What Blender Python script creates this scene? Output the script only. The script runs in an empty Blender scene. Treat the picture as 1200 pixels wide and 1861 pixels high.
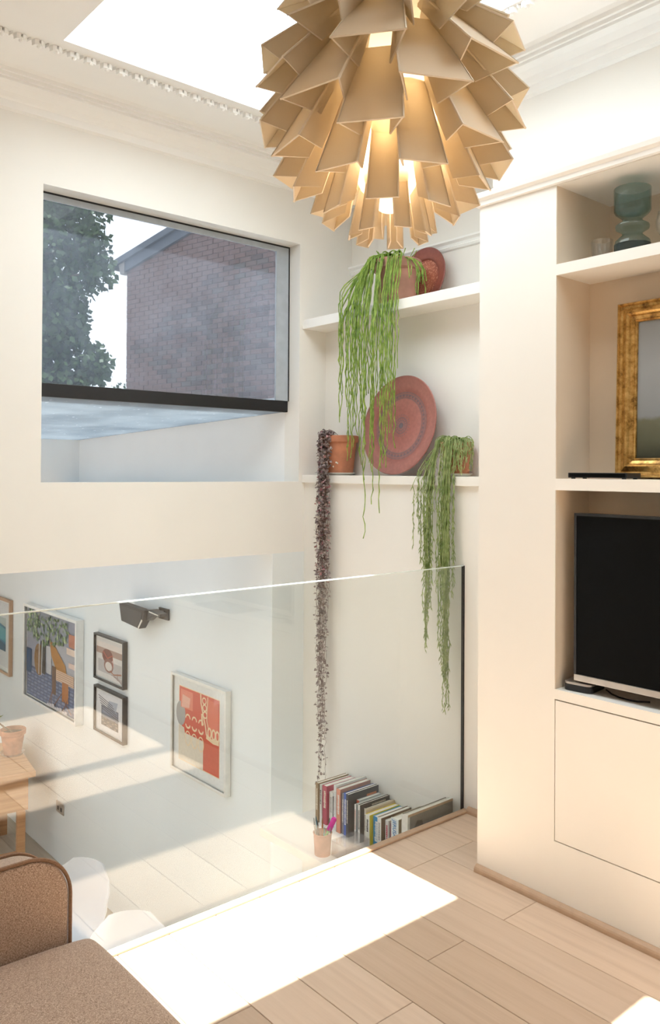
import bpy, bmesh, math, random
from mathutils import Vector, Matrix
random.seed(7)
PI = math.pi
sc = bpy.context.scene
C = sc.collection

# ------------------------------------------------------------------ camera
EYE = 1.5
cam = bpy.data.cameras.new('camera')
co = bpy.data.objects.new('camera', cam); C.objects.link(co)
yaw, pitch, roll, FPX, CYPX = 0.706674, 0.008193, 0.006027, 1492.24, 845.18
f_ = Vector((math.sin(yaw)*math.cos(pitch), math.cos(yaw)*math.cos(pitch), math.sin(pitch)))
r_ = Vector((math.cos(yaw), -math.sin(yaw), 0)); u_ = r_.cross(f_)
r2 = r_*math.cos(roll) + u_*math.sin(roll); u2 = -r_*math.sin(roll) + u_*math.cos(roll)
co.matrix_world = Matrix(((r2.x, u2.x, -f_.x, 0), (r2.y, u2.y, -f_.y, 0), (r2.z, u2.z, -f_.z, EYE), (0, 0, 0, 1)))
cam.sensor_fit = 'VERTICAL'; cam.sensor_height = 36
cam.lens = FPX/1861*36
cam.shift_y = (CYPX-930.5)/1861
cam.clip_start = 0.02
sc.camera = co

# ------------------------------------------------------------------ world, sun, daylight, exposure
w = bpy.data.worlds.new('sky'); sc.world = w; w.use_nodes = True
bg = w.node_tree.nodes['Background']
bg.inputs[0].default_value = (0.90, 0.95, 1.0, 1); bg.inputs[1].default_value = 6.6
SUN_DIR = Vector((-0.0396, 0.1424, -1.0))
sl = bpy.data.lights.new('sun', 'SUN'); sl.energy = 27; sl.angle = 0.009; sl.color = (1, 0.975, 0.94)
so = bpy.data.objects.new('sun', sl); C.objects.link(so)
so.rotation_euler = SUN_DIR.to_track_quat('-Z', 'Y').to_euler(); so.location = (1, -1, 8)
vs = sc.view_settings
vs.view_transform = 'Standard'; vs.look = 'None'; vs.gamma = 1; vs.use_curve_mapping = False
vs.exposure = 0.27
cy = sc.cycles
cy.max_bounces = 9; cy.diffuse_bounces = 6; cy.glossy_bounces = 4; cy.transmission_bounces = 6
cy.transparent_max_bounces = 20; cy.caustics_reflective = False; cy.caustics_refractive = False
cy.sample_clamp_indirect = 8; cy.use_denoising = True

# ------------------------------------------------------------------ materials
def nt(name):
    m = bpy.data.materials.new(name); m.use_nodes = True
    t = m.node_tree; return m, t, t.nodes['Principled BSDF']
def link(t, a, b): t.links.new(a, b)
def coords(t, scale=(1, 1, 1), kind='Object'):
    tc = t.nodes.new('ShaderNodeTexCoord'); mp = t.nodes.new('ShaderNodeMapping')
    mp.inputs['Scale'].default_value = scale
    link(t, tc.outputs[kind], mp.inputs[0]); return mp.outputs[0]
def noise(t, vec, scale, detail=3, rough=0.5):
    n = t.nodes.new('ShaderNodeTexNoise'); n.inputs['Scale'].default_value = scale
    n.inputs['Detail'].default_value = detail; n.inputs['Roughness'].default_value = rough
    link(t, vec, n.inputs['Vector']); return n.outputs['Fac']
def ramp(t, fac, stops):
    r = t.nodes.new('ShaderNodeValToRGB'); e = r.color_ramp.elements
    while len(e) < len(stops): e.new(0.5)
    for i, (p, c) in enumerate(stops):
        e[i].position = p; e[i].color = (c[0], c[1], c[2], 1)
    link(t, fac, r.inputs[0]); return r.outputs[0]
def bump(t, b, h, strength=0.2, dist=0.002):
    n = t.nodes.new('ShaderNodeBump'); n.inputs['Strength'].default_value = strength
    n.inputs['Distance'].default_value = dist; link(t, h, n.inputs['Height']); link(t, n.outputs[0], b.inputs['Normal'])
def math_(t, op, a, b=None):
    n = t.nodes.new('ShaderNodeMath'); n.operation = op
    for i, v in enumerate((a, b)):
        if v is None: continue
        if isinstance(v, (int, float)): n.inputs[i].default_value = v
        else: link(t, v, n.inputs[i])
    return n.outputs[0]
def mixc(t, fac, a, b, blend='MIX'):
    n = t.nodes.new('ShaderNodeMix'); n.data_type = 'RGBA'; n.blend_type = blend
    for i, v in ((0, fac), (6, a), (7, b)):
        if isinstance(v, (int, float)): n.inputs[i].default_value = v
        elif isinstance(v, tuple): n.inputs[i].default_value = (v[0], v[1], v[2], 1)
        else: link(t, v, n.inputs[i])
    return n.outputs[2]
def simple(name, c, rough=0.5, metal=0.0, var=0.06, scale=20, bmp=0.0, sub=0):
    m, t, b = nt(name)
    n = noise(t, coords(t), scale, 3)
    a = tuple(max(0, x*(1-var)) for x in c); z = tuple(min(1, x*(1+var)) for x in c)
    link(t, ramp(t, n, [(0.3, a), (0.7, z)]), b.inputs['Base Color'])
    b.inputs['Roughness'].default_value = rough; b.inputs['Metallic'].default_value = metal
    if bmp: bump(t, b, n, bmp)
    return m
M = {}
M['cream'] = simple('cream_wall_paint', (0.86, 0.838, 0.795), 0.6, var=0.012, scale=3)
M['ivory'] = simple('ivory_joinery_paint', (0.86, 0.83, 0.78), 0.42, var=0.012, scale=3)
M['white'] = simple('white_ceiling_paint', (0.93, 0.925, 0.91), 0.6, var=0.012, scale=3)
M['cool'] = simple('cool_white_paint', (0.795, 0.835, 0.845), 0.6, var=0.012, scale=3)
M['shelf'] = simple('white_shelf_paint', (0.88, 0.85, 0.80), 0.4, var=0.01, scale=4)
M['soffit'] = simple('grey_blue_plaster', (0.40, 0.46, 0.52), 0.7, var=0.22, scale=2.2)
M['black'] = simple('black_metal', (0.012, 0.012, 0.014), 0.45)
M['greyframe'] = simple('grey_window_metal', (0.43, 0.48, 0.54), 0.5)
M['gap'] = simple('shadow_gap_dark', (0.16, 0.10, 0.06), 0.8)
M['lampin'] = None
M['terra'] = simple('terracotta_clay', (0.50, 0.20, 0.11), 0.8, var=0.22, scale=14, bmp=0.15)
M['terrap'] = simple('dusty_pink_terracotta', (0.52, 0.27, 0.20), 0.85, var=0.2, scale=12, bmp=0.15)
M['soil'] = simple('dark_soil', (0.05, 0.035, 0.025), 0.95, var=0.4, scale=60, bmp=0.6)
M['saucer'] = simple('white_glazed_ceramic', (0.80, 0.77, 0.70), 0.25)
M['chrome'] = simple('brushed_silver', (0.62, 0.58, 0.54), 0.3, 0.85)
M['blackplastic'] = simple('black_plastic', (0.018, 0.018, 0.02), 0.35)
M['greyplastic'] = simple('dark_grey_plastic', (0.028, 0.029, 0.033), 0.55, var=0.3, scale=50)
M['chair'] = simple('white_moulded_plastic', (0.74, 0.745, 0.77), 0.3, var=0.01)
M['legwood'] = simple('pale_beech_wood', (0.55, 0.36, 0.2), 0.5)
M['trimwood'] = simple('oak_trim_wood', (0.50, 0.335, 0.22), 0.5, var=0.06, scale=30)
M['gold'] = None
M['whiteframe'] = simple('white_lacquered_wood', (0.85, 0.85, 0.83), 0.35)
M['silverframe'] = simple('pale_silver_wood', (0.74, 0.73, 0.69), 0.35)
M['slate'] = simple('dark_slate_roof', (0.10, 0.11, 0.13), 0.8)
M['bark'] = simple('grey_brown_bark', (0.12, 0.09, 0.06), 0.9, var=0.3, bmp=0.5)
M['mortar'] = simple('grey_mortar', (0.27, 0.245, 0.23), 0.95, var=0.2, scale=40)
M['ground'] = simple('garden_paving', (0.35, 0.35, 0.33), 0.9, var=0.2, scale=2)
M['pen'] = simple('plastic_pen', (0.1, 0.25, 0.3), 0.4)

def wood(name, c1, c2, c3, rough=0.45, axis=1, rnd=True, scale=1.0):
    """oak grain stretched along an axis, each board shifted by its object's random number"""
    m, t, b = nt(name)
    s = [26*scale]*3; s[axis] = 1.1*scale
    v = coords(t, tuple(s))
    if rnd:
        oi = t.nodes.new('ShaderNodeObjectInfo')
        add = t.nodes.new('ShaderNodeVectorMath'); add.operation = 'ADD'
        k = math_(t, 'MULTIPLY', oi.outputs['Random'], 90.0)
        link(t, v, add.inputs[0]); link(t, k, add.inputs[1]); v = add.outputs[0]
    g = noise(t, v, 1.6, 7, 0.62)
    big = noise(t, v, 0.35, 2, 0.5)
    c = ramp(t, g, [(0.3, c1), (0.5, c2), (0.72, c3)])
    c = mixc(t, math_(t, 'MULTIPLY', big, 0.35), c, c1)
    if rnd:
        tone = ramp(t, oi.outputs['Random'], [(0.0, (0.84, 0.80, 0.76)), (0.5, (1, 1, 1)), (1.0, (1.07, 1.06, 1.05))])
        c = mixc(t, 1.0, c, tone, 'MULTIPLY')
    link(t, c, b.inputs['Base Color']); b.inputs['Roughness'].default_value = rough
    bump(t, b, g, 0.12, 0.001)
    return m
M['floor'] = wood('oiled_oak_boards', (0.56, 0.41, 0.30), (0.63, 0.475, 0.355), (0.675, 0.52, 0.40), 0.42)
M['lowfloor'] = wood('pale_grey_oak_boards', (0.42, 0.36, 0.28), (0.50, 0.44, 0.35), (0.56, 0.5, 0.41), 0.5)
M['table'] = wood('warm_orange_oak', (0.42, 0.19, 0.07), (0.58, 0.29, 0.12), (0.66, 0.36, 0.17), 0.45, axis=0, rnd=False)

def fabric():
    m, t, b = nt('brown_tweed_fabric')
    v = coords(t)
    a = noise(t, coords(t, (1000, 260, 260)), 1, 1); c = noise(t, coords(t, (260, 1000, 600)), 1, 1)
    s = math_(t, 'MULTIPLY', math_(t, 'ADD', a, c), 0.5)
    col = ramp(t, s, [(0.36, (0.21, 0.125, 0.083)), (0.5, (0.42, 0.285, 0.205)), (0.64, (0.66, 0.50, 0.39))])
    link(t, col, b.inputs['Base Color']); b.inputs['Roughness'].default_value = 0.95
    b.inputs['Sheen Weight'].default_value = 0.25
    bump(t, b, s, 0.5, 0.0015); return m
M['fabric'] = fabric()
M['piping'] = simple('brown_piping_cord', (0.26, 0.15, 0.09), 0.9, var=0.2, scale=300)

def paper():
    m, t, b = nt('tan_folded_paper')
    n = noise(t, coords(t), 9, 4)
    col = ramp(t, n, [(0.3, (0.86, 0.77, 0.64)), (0.7, (0.90, 0.82, 0.70))])
    link(t, col, b.inputs['Base Color']); b.inputs['Roughness'].default_value = 0.75
    tr = t.nodes.new('ShaderNodeBsdfTranslucent'); tr.inputs[0].default_value = (0.95, 0.86, 0.70, 1)
    mx = t.nodes.new('ShaderNodeMixShader'); mx.inputs[0].default_value = 0.44
    link(t, b.outputs[0], mx.inputs[1]); link(t, tr.outputs[0], mx.inputs[2])
    link(t, mx.outputs[0], t.nodes['Material Output'].inputs[0]); return m
M['paper'] = paper()
def inner():
    m, t, b = nt('cream_paper_inner'); b.inputs['Base Color'].default_value = (.85, .76, .60, 1)
    tr = t.nodes.new('ShaderNodeBsdfTranslucent'); tr.inputs[0].default_value = (.92, .84, .68, 1)
    mx = t.nodes.new('ShaderNodeMixShader'); mx.inputs[0].default_value = 0.6
    link(t, b.outputs[0], mx.inputs[1]); link(t, tr.outputs[0], mx.inputs[2]); link(t, mx.outputs[0], t.nodes['Material Output'].inputs[0]); return m
M['lampin'] = inner()
M['paperedge'] = simple('pale_paper_edge', (0.90, 0.80, 0.66), 0.8)

def clear_glass(name, tint, f0=0.05, dust=False, opac=0.0, graze=1.0):
    """see-through pane: transparent, with a mirror share that grows at glancing angles"""
    m, t, b = nt(name); t.nodes.remove(b)
    lw = t.nodes.new('ShaderNodeLayerWeight'); lw.inputs['Blend'].default_value = 0.5
    p5 = math_(t, 'POWER', lw.outputs['Facing'], 5.0)
    F = math_(t, 'ADD', math_(t, 'MULTIPLY', p5, (1-f0)*graze), f0)
    tr = t.nodes.new('ShaderNodeBsdfTransparent'); tr.inputs[0].default_value = (*tint, 1)
    gl = t.nodes.new('ShaderNodeBsdfGlossy'); gl.inputs['Roughness'].default_value = 0.0
    base = tr.outputs[0]
    if opac:
        df = t.nodes.new('ShaderNodeBsdfDiffuse'); df.inputs[0].default_value = (*[x*0.9 for x in tint], 1)
        m0 = t.nodes.new('ShaderNodeMixShader'); m0.inputs[0].default_value = opac
        link(t, base, m0.inputs[1]); link(t, df.outputs[0], m0.inputs[2]); base = m0.outputs[0]
    if dust:
        v = coords(t)
        sep = t.nodes.new('ShaderNodeSeparateXYZ'); link(t, v, sep.inputs[0])
        # dirt: even film, cloudy patches, fine specks; overhang shade put in as thinner film along the top strip
        cloud = noise(t, v, 3.2, 4, 0.6)
        fine = noise(t, v, 170, 2, 0.7)
        speck = ramp(t, fine, [(0.60, (0, 0, 0)), (0.72, (1, 1, 1))])
        sa = coords(t, (40, 40, 9)); streak = noise(t, sa, 1.0, 3, 0.6)
        film = math_(t, 'ADD', math_(t, 'MULTIPLY', cloud, 0.095), 0.008)
        film = math_(t, 'ADD', film, math_(t, 'MULTIPLY', speck, math_(t, 'MULTIPLY', cloud, 0.15)))
        film = math_(t, 'ADD', film, math_(t, 'MULTIPLY', math_(t, 'POWER', streak, 3.0), 0.10))
        rim = ramp(t, sep.outputs[2], [(0.0, (1, 1, 1)), (0.695, (1, 1, 1)), (0.70, (0.45, 0.45, 0.45))])
        film = math_(t, 'MULTIPLY', film, rim)
        tl = t.nodes.new('ShaderNodeBsdfTranslucent'); tl.inputs[0].default_value = (0.55, 0.60, 0.68, 1)
        m0 = t.nodes.new('ShaderNodeMixShader'); link(t, film, m0.inputs[0])
        link(t, base, m0.inputs[1]); link(t, tl.outputs[0], m0.inputs[2]); base = m0.outputs[0]
    mx = t.nodes.new('ShaderNodeMixShader'); link(t, F, mx.inputs[0])
    link(t, base, mx.inputs[1]); link(t, gl.outputs[0], mx.inputs[2])
    link(t, mx.outputs[0], t.nodes['Material Output'].inputs[0]); return m
def roofglassm():
    m, t, b = nt('dirty_blue_grey_roof_glass'); t.nodes.remove(b)
    v = coords(t); n = noise(t, v, 2.4, 5, 0.6); f = noise(t, coords(t, (14, 5, 5)), 3, 3, 0.6)
    df = t.nodes.new('ShaderNodeBsdfDiffuse'); df.inputs[0].default_value = (0.42, 0.46, 0.50, 1)
    tl = t.nodes.new('ShaderNodeBsdfTranslucent')
    c = ramp(t, n, [(0.32, (0.20, 0.235, 0.265)), (0.68, (0.34, 0.375, 0.40))])
    c = mixc(t, ramp(t, f, [(0.66, (0, 0, 0)), (0.72, (1, 1, 1))]), c, (0.75, 0.77, 0.80)); link(t, c, tl.inputs[0])
    mx = t.nodes.new('ShaderNodeMixShader'); mx.inputs[0].default_value = 0.5
    link(t, df.outputs[0], mx.inputs[1]); link(t, tl.outputs[0], mx.inputs[2])
    link(t, mx.outputs[0], t.nodes['Material Output'].inputs[0]); return m
M['roofglass'] = roofglassm()
M['balus'] = clear_glass('clear_balustrade_glass', (0.975, 0.99, 0.982), 0.05)
M['skyglass'] = clear_glass('clear_rooflight_glass', (0.95, 0.97, 0.96), 0.04)
M['addedroofclear'] = clear_glass('added_rooflight_glass', (0.60, 0.62, 0.65), 0.04)  # for the added rooflight over the lower room
M['dusty'] = clear_glass('dusty_tinted_glass', (0.41, 0.425, 0.44), 0.02, dust=True)
M['picglass'] = clear_glass('picture_glass', (0.99, 0.99, 0.99), 0.012, graze=0.12)
M['vase'] = clear_glass('smoky_teal_glass', (0.64, 0.76, 0.755), 0.05, opac=0.04)
M['vasebase'] = clear_glass('thick_dark_teal_glass', (0.20, 0.27, 0.275), 0.045, opac=0.12)
M['tumbler'] = clear_glass('clear_fluted_glass', (0.955, 0.95, 0.94), 0.05, opac=0.03)
M['acrylic'] = clear_glass('clear_acrylic', (0.93, 0.92, 0.92), 0.06, opac=0.06)
M['glassedge'] = simple('pale_green_glass_edge', (0.80, 0.86, 0.82), 0.2)

def screen():
    m, t, b = nt('glossy_black_screen')
    b.inputs['Base Color'].default_value = (0.004, 0.004, 0.004, 1); b.inputs['Roughness'].default_value = 0.12
    b.inputs['Specular IOR Level'].default_value = 0.10
    n = noise(t, coords(t), 700, 1); bump(t, b, n, 0.05, 0.0005); return m
M['screen'] = screen()
def goldm():
    m, t, b = nt('worn_gilt')
    n = noise(t, coords(t), 30, 5, 0.7)
    c = ramp(t, n, [(0.32, (0.16, 0.075, 0.02)), (0.48, (0.52, 0.30, 0.085)), (0.7, (0.78, 0.52, 0.20))])
    link(t, c, b.inputs['Base Color']); b.inputs['Roughness'].default_value = 0.30
    b.inputs['Metallic'].default_value = 0.7; bump(t, b, n, 0.3, 0.002); return m
M['gold'] = goldm()
def painting():
    m, t, b = nt('grey_sky_landscape')
    v = coords(t); sep = t.nodes.new('ShaderNodeSeparateXYZ'); link(t, v, sep.inputs[0])
    n = noise(t, v, 6, 5)
    h = math_(t, 'ADD', sep.outputs[1], math_(t, 'MULTIPLY', math_(t, 'SUBTRACT', n, 0.5), 0.13))
    c = ramp(t, h, [(0.0, (0.035, 0.035, 0.02)), (0.06, (0.10, 0.10, 0.06)), (0.135, (0.14, 0.135, 0.085)), (0.15, (0.24, 0.25, 0.26)), (0.3, (0.30, 0.31, 0.32)), (0.42, (0.26, 0.27, 0.28))])
    link(t, c, b.inputs['Base Color']); b.inputs['Roughness'].default_value = 0.4; return m
M['painting'] = painting()
def colored(name='printed_colour', rough=0.55):
    m, t, b = nt(name)
    a = t.nodes.new('ShaderNodeVertexColor'); a.layer_name = 'Col'
    n = noise(t, coords(t), 60, 3)
    c = mixc(t, 1.0, a.outputs[0], ramp(t, n, [(0.3, (0.9, 0.9, 0.9)), (0.7, (1, 1, 1))]), 'MULTIPLY')
    link(t, c, b.inputs['Base Color']); b.inputs['Roughness'].default_value = rough; return m
M['ink'] = colored()
def leafm(name, c1, c2, trl=0.3):
    m, t, b = nt(name)
    n = noise(t, coords(t), 40, 2)
    link(t, ramp(t, n, [(0.35, c1), (0.65, c2)]), b.inputs['Base Color']); b.inputs['Roughness'].default_value = 0.5
    tr = t.nodes.new('ShaderNodeBsdfTranslucent'); tr.inputs[0].default_value = (*c2, 1)
    mx = t.nodes.new('ShaderNodeMixShader'); mx.inputs[0].default_value = trl
    link(t, b.outputs[0], mx.inputs[1]); link(t, tr.outputs[0], mx.inputs[2])
    link(t, mx.outputs[0], t.nodes['Material Output'].inputs[0]); return m
M['strand'] = leafm('bright_green_stem', (0.15, 0.27, 0.035), (0.44, 0.58, 0.12), 0.25)
M['strand2'] = leafm('sage_green_leaf', (0.22, 0.31, 0.09), (0.52, 0.60, 0.27), 0.25)
M['heart'] = leafm('purple_grey_leaf', (0.11, 0.065, 0.068), (0.50, 0.42, 0.40), 0.1)
M['heart2'] = leafm('dusky_pink_leaf', (0.34, 0.12, 0.14), (0.62, 0.38, 0.38), 0.1)
M['vine'] = simple('thin_brown_vine', (0.14, 0.08, 0.06), 0.8)
M['leaf'] = leafm('dark_tree_leaf', (0.02, 0.045, 0.015), (0.07, 0.12, 0.04), 0.25)
def brickm():
    m, t, b = nt('aged_brown_brick')
    oi = t.nodes.new('ShaderNodeObjectInfo'); v = coords(t)
    wn = t.nodes.new('ShaderNodeTexWhiteNoise'); wn.noise_dimensions = '3D'
    geo = t.nodes.new('ShaderNodeVertexColor'); geo.layer_name = 'Col'
    c = ramp(t, oi.outputs['Random'], [(0.0, (0.085, 0.060, 0.055)), (0.4, (0.15, 0.088, 0.076)), (0.7, (0.19, 0.115, 0.10)), (1.0, (0.13, 0.11, 0.10))])
    n = noise(t, v, 30, 4)
    c = mixc(t, 1.0, c, ramp(t, n, [(0.3, (0.65, 0.65, 0.65)), (0.7, (1.1, 1.1, 1.1))]), 'MULTIPLY')
    link(t, c, b.inputs['Base Color']); b.inputs['Roughness'].default_value = 0.9; bump(t, b, n, 0.4, 0.004); return m
M['brick'] = brickm()
def platem(name, stops, n2=0.0):
    """fired-clay glaze whose decoration runs in rings about the plate's own axis (local z)"""
    m, t, b = nt(name)
    v = coords(t); sep = t.nodes.new('ShaderNodeSeparateXYZ'); link(t, v, sep.inputs[0])
    x2 = math_(t, 'MULTIPLY', sep.outputs[0], sep.outputs[0]); y2 = math_(t, 'MULTIPLY', sep.outputs[1], sep.outputs[1])
    r = math_(t, 'SQRT', math_(t, 'ADD', x2, y2))
    c = ramp(t, r, stops)
    ang = math_(t, 'ARCTAN2', sep.outputs[1], sep.outputs[0])
    n = noise(t, v, 55, 3)
    c = mixc(t, 1.0, c, ramp(t, n, [(0.3, (0.88, 0.88, 0.88)), (0.7, (1.06, 1.06, 1.06))]), 'MULTIPLY')
    link(t, c, b.inputs['Base Color']); b.inputs['Roughness'].default_value = 0.5; return m, t, b, r, ang, c

# ------------------------------------------------------------------ mesh helpers
class MB:
    def __init__(s): s.v = []; s.f = []; s.c = []; s.mi = []; s.col = (1, 1, 1); s.m = 0
    def poly(s, pts, col=None, m=None):
        n = len(s.v); s.v += [tuple(p) for p in pts]; s.f.append(tuple(range(n, n+len(pts))))
        s.c.append(col or s.col); s.mi.append(s.m if m is None else m)
    def box(s, x0, x1, y0, y1, z0, z1, col=None, m=None):
        P = [(x0, y0, z0), (x1, y0, z0), (x1, y1, z0), (x0, y1, z0), (x0, y0, z1), (x1, y0, z1), (x1, y1, z1), (x0, y1, z1)]
        n = len(s.v); s.v += P
        for q in ((0, 3, 2, 1), (4, 5, 6, 7), (0, 1, 5, 4), (1, 2, 6, 5), (2, 3, 7, 6), (3, 0, 4, 7)):
            s.f.append(tuple(n+i for i in q)); s.c.append(col or s.col); s.mi.append(s.m if m is None else m)
    def prism(s, pts, axis, a, b, col=None, m=None):
        """pts in the two other axes, extruded from a to b along axis (0,1,2)"""
        def P(p, k):
            l = list(p); l.insert(axis, k); return tuple(l)
        n = len(s.v); k = len(pts)
        s.v += [P(p, a) for p in pts] + [P(p, b) for p in pts]
        fs = [tuple(n+i for i in range(k)), tuple(n+k+i for i in reversed(range(k)))]
        fs += [(n+i, n+(i+1) % k, n+k+(i+1) % k, n+k+i) for i in range(k)]
        for f in fs: s.f.append(f); s.c.append(col or s.col); s.mi.append(s.m if m is None else m)
    def tube(s, pts, rad, n=6, col=None, m=None, cap=True):
        pts = [Vector(p) for p in pts]; rs = rad if isinstance(rad, (list, tuple)) else [rad]*len(pts)
        base = len(s.v); up = Vector((0.3, 0.5, 0.81))
        for i, p in enumerate(pts):
            d = (pts[min(i+1, len(pts)-1)]-pts[max(i-1, 0)])
            if d.length < 1e-9: d = Vector((0, 0, 1))
            d.normalize()
            a = d.cross(up)
            if a.length < 0.05: a = d.cross(Vector((1, 0, 0)))
            a.normalize(); b = d.cross(a)
            for k in range(n):
                t = 2*PI*k/n; s.v.append(tuple(p+(a*math.cos(t)+b*math.sin(t))*rs[i]))
        for i in range(len(pts)-1):
            for k in range(n):
                s.f.append((base+i*n+k, base+i*n+(k+1) % n, base+(i+1)*n+(k+1) % n, base+(i+1)*n+k)); s.c.append(col or s.col); s.mi.append(s.m if m is None else m)
        if cap:
            for q in (tuple(base+k for k in reversed(range(n))), tuple(base+(len(pts)-1)*n+k for k in range(n))):
                s.f.append(q); s.c.append(col or s.col); s.mi.append(s.m if m is None else m)
    def lathe(s, prof, n=32, col=None, m=None, c=(0, 0, 0), close=False):
        base = len(s.v)
        for r, z in prof:
            for k in range(n):
                t = 2*PI*k/n; s.v.append((c[0]+r*math.cos(t), c[1]+r*math.sin(t), c[2]+z))
        L = len(prof); rng = L if close else L-1
        for i in range(rng):
            j = (i+1) % L
            for k in range(n):
                s.f.append((base+i*n+k, base+i*n+(k+1) % n, base+j*n+(k+1) % n, base+j*n+k)); s.c.append(col or s.col); s.mi.append(s.m if m is None else m)
    def sphere(s, c, rx, ry=None, rz=None, n=12, h=8, col=None, m=None):
        ry = ry or rx; rz = rz or rx; base = len(s.v)
        for i in range(h+1):
            a = -PI/2+PI*i/h
            for k in range(n):
                t = 2*PI*k/n; s.v.append((c[0]+rx*math.cos(a)*math.cos(t), c[1]+ry*math.cos(a)*math.sin(t), c[2]+rz*math.sin(a)))
        for i in range(h):
            for k in range(n):
                s.f.append((base+i*n+k, base+i*n+(k+1) % n, base+(i+1)*n+(k+1) % n, base+(i+1)*n+k)); s.c.append(col or s.col); s.mi.append(s.m if m is None else m)
    def mesh(s, name, mats, smooth=False, bev=0, seg=2, merge=False, angle=None):
        me = bpy.data.meshes.new(name); me.from_pydata(s.v, [], s.f)
        for mt in (mats if isinstance(mats, (list, tuple)) else [mats]): me.materials.append(mt)
        me.polygons.foreach_set('material_index', s.mi)
        at = me.color_attributes.new('Col', 'FLOAT_COLOR', 'CORNER')
        buf = []
        for p, c in zip(me.polygons, s.c): buf += [c[0], c[1], c[2], 1]*p.loop_total
        at.data.foreach_set('color', buf)
        bm = bmesh.new(); bm.from_mesh(me)
        if merge or smooth: bmesh.ops.remove_doubles(bm, verts=bm.verts, dist=1e-5)
        bmesh.ops.recalc_face_normals(bm, faces=bm.faces) if (bev or smooth or merge) else None
        if bev:
            es = [e for e in bm.edges if len(e.link_faces) == 2 and e.calc_face_angle(0) > 0.6]
            bmesh.ops.bevel(bm, geom=es, offset=bev, segments=seg, affect='EDGES', profile=0.5)
        if smooth:
            for f in bm.faces: f.smooth = True
            for e in bm.edges:
                if len(e.link_faces) == 2 and e.calc_face_angle(0) > (angle or 0.7): e.smooth = False
        bm.to_mesh(me); bm.free(); me.update(); return me
    def build(s, name, mats, parent=None, **k):
        o = bpy.data.objects.new(name, s.mesh(name, mats, **k)); C.objects.link(o)
        if parent is not None: o.parent = parent
        return o
def tag(o, label=None, cat=None, group=None, kind=None):
    if label: o['label'] = label
    if cat: o['category'] = cat
    if group: o['group'] = group
    if kind: o['kind'] = kind
    return o
def thing(name, label, cat, loc=(0, 0, 0), rz=0, group=None, rot=None):
    o = bpy.data.objects.new(name, None); C.objects.link(o); o.empty_display_size = 0.05
    if rot is not None: o.matrix_world = Matrix.Translation(loc) @ rot.to_4x4()
    else: o.location = loc; o.rotation_euler = (0, 0, rz)
    return tag(o, label, cat, group)
def inst(me, name, parent, loc=(0, 0, 0), rot=(0, 0, 0)):
    o = bpy.data.objects.new(name, me); C.objects.link(o); o.parent = parent; o.location = loc; o.rotation_euler = rot; return o
def B(name, mat, boxes, parent=None, **k):
    mb = MB()
    for b in boxes: mb.box(*b)
    return mb.build(name, mat, parent, **k)
def S(name, mat, boxes, **k):
    return tag(B(name, mat, boxes, **k), kind='structure')
# wall-hung frame of reference: local x -> -Y (right as seen), local y -> up, local z -> -X (towards the room)
WALLROT = Matrix(((0, 0, -1), (-1, 0, 0), (0, 1, 0)))

# ------------------------------------------------------------------ setting: the room shell
YW, XB, XP, XC, XN, XO, XCH = 3.54, 2.838, 2.622, 2.45, 2.985, 3.18, 2.78
GY = 2.395; CEIL = 3.16; LOW = -1.61; YFAR = 8.9; XL = -1.8; YB = -2.7
S('wall_back', M['cream'], [(XL-.1, XCH+.4, YB-.12, YB, LOW, 3.3)])
S('wall_left', M['cream'], [(XL-.12, XL, YB-.12, YFAR+.1, LOW, 3.3)])
S('wall_window', M['cream'], [(XL, 1.365, YW, YW+.13, 1.06, 3.3), (1.365, 2.797, YW, YW+.13, 2.752, 3.3), (2.797, XO+.1, YW, YW+.13, 1.06, 3.3),
                              (1.365, 2.797, YW, YW+.13, 1.06, 1.445)])
S('wall_return', M['cool'], [(XP, XO+.1, YW, YW+.13, LOW-.2, 1.06)])
S('wall_alcove', M['cream'], [(XB, XO, 2.0, YW, LOW, 1.44), (XN, XO+.1, 2.0, YW, 1.44, 2.31), (XO, XO+.1, 2.0, YW, 2.31, 3.3)])
S('wall_right', M['cream'], [(XCH, XO+.1, YB, 2.2, 2.53, 3.3), (XN, XO+.1, YB, 2.0, LOW, 2.53)])
S('wall_picture', M['cool'], [(XP, 2.95, YW+.13, YFAR, LOW-.2, 1.38)])
S('wall_extension', M['white'], [(2.797, 2.95, YW+.13, 6.58, 1.38, 1.92), (XL, 2.797, 6.43, 6.58, 1.30, 1.92)])
S('wall_garden', M['cool'], [(XL, -1.5, YFAR, YFAR+.12, LOW, 1.3), (-.5, 2.95, YFAR, YFAR+.12, LOW, 1.3), (-1.5, -.5, YFAR, YFAR+.12, .5, 1.3)])
S('wall_under', M['cool'], [(XL, XCH+.2, .6, .72, LOW, -.28)])
mb = MB(); mb.prism([(3.672, 1.834), (6.58, 1.742), (6.58, 1.772), (3.672, 1.864)], 0, 1.30, 2.797)
mb.prism([(3.672, 1.834), (3.95, 1.825), (3.95, 1.855), (3.672, 1.864)], 0, XL, 1.30); mb.prism([(6.1, 1.757), (6.58, 1.742), (6.58, 1.772), (6.1, 1.787)], 0, XL, 1.30)
tag(mb.build('ceiling_extension', M['roofglass']), kind='structure')
rl = S('window_4', M['greyframe'], [(XL, 1.30, 3.93, 3.97, 1.80, 1.88), (XL, 1.30, 6.08, 6.12, 1.75, 1.83), (1.27, 1.31, 3.97, 6.08, 1.79, 1.84)])  # unseen rooflight, added to brighten the lower room and the recess
o = B('pane', M['addedroofclear'], [(XL, 1.29, 3.95, 6.10, 0, .008)], rl); o.location = (0, 0, 1.842)  # pane of the added unseen rooflight
S('ceiling_rear', M['cool'], [(XL, 2.95, 6.58, YFAR+.12, 1.30, 1.42)])
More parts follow.
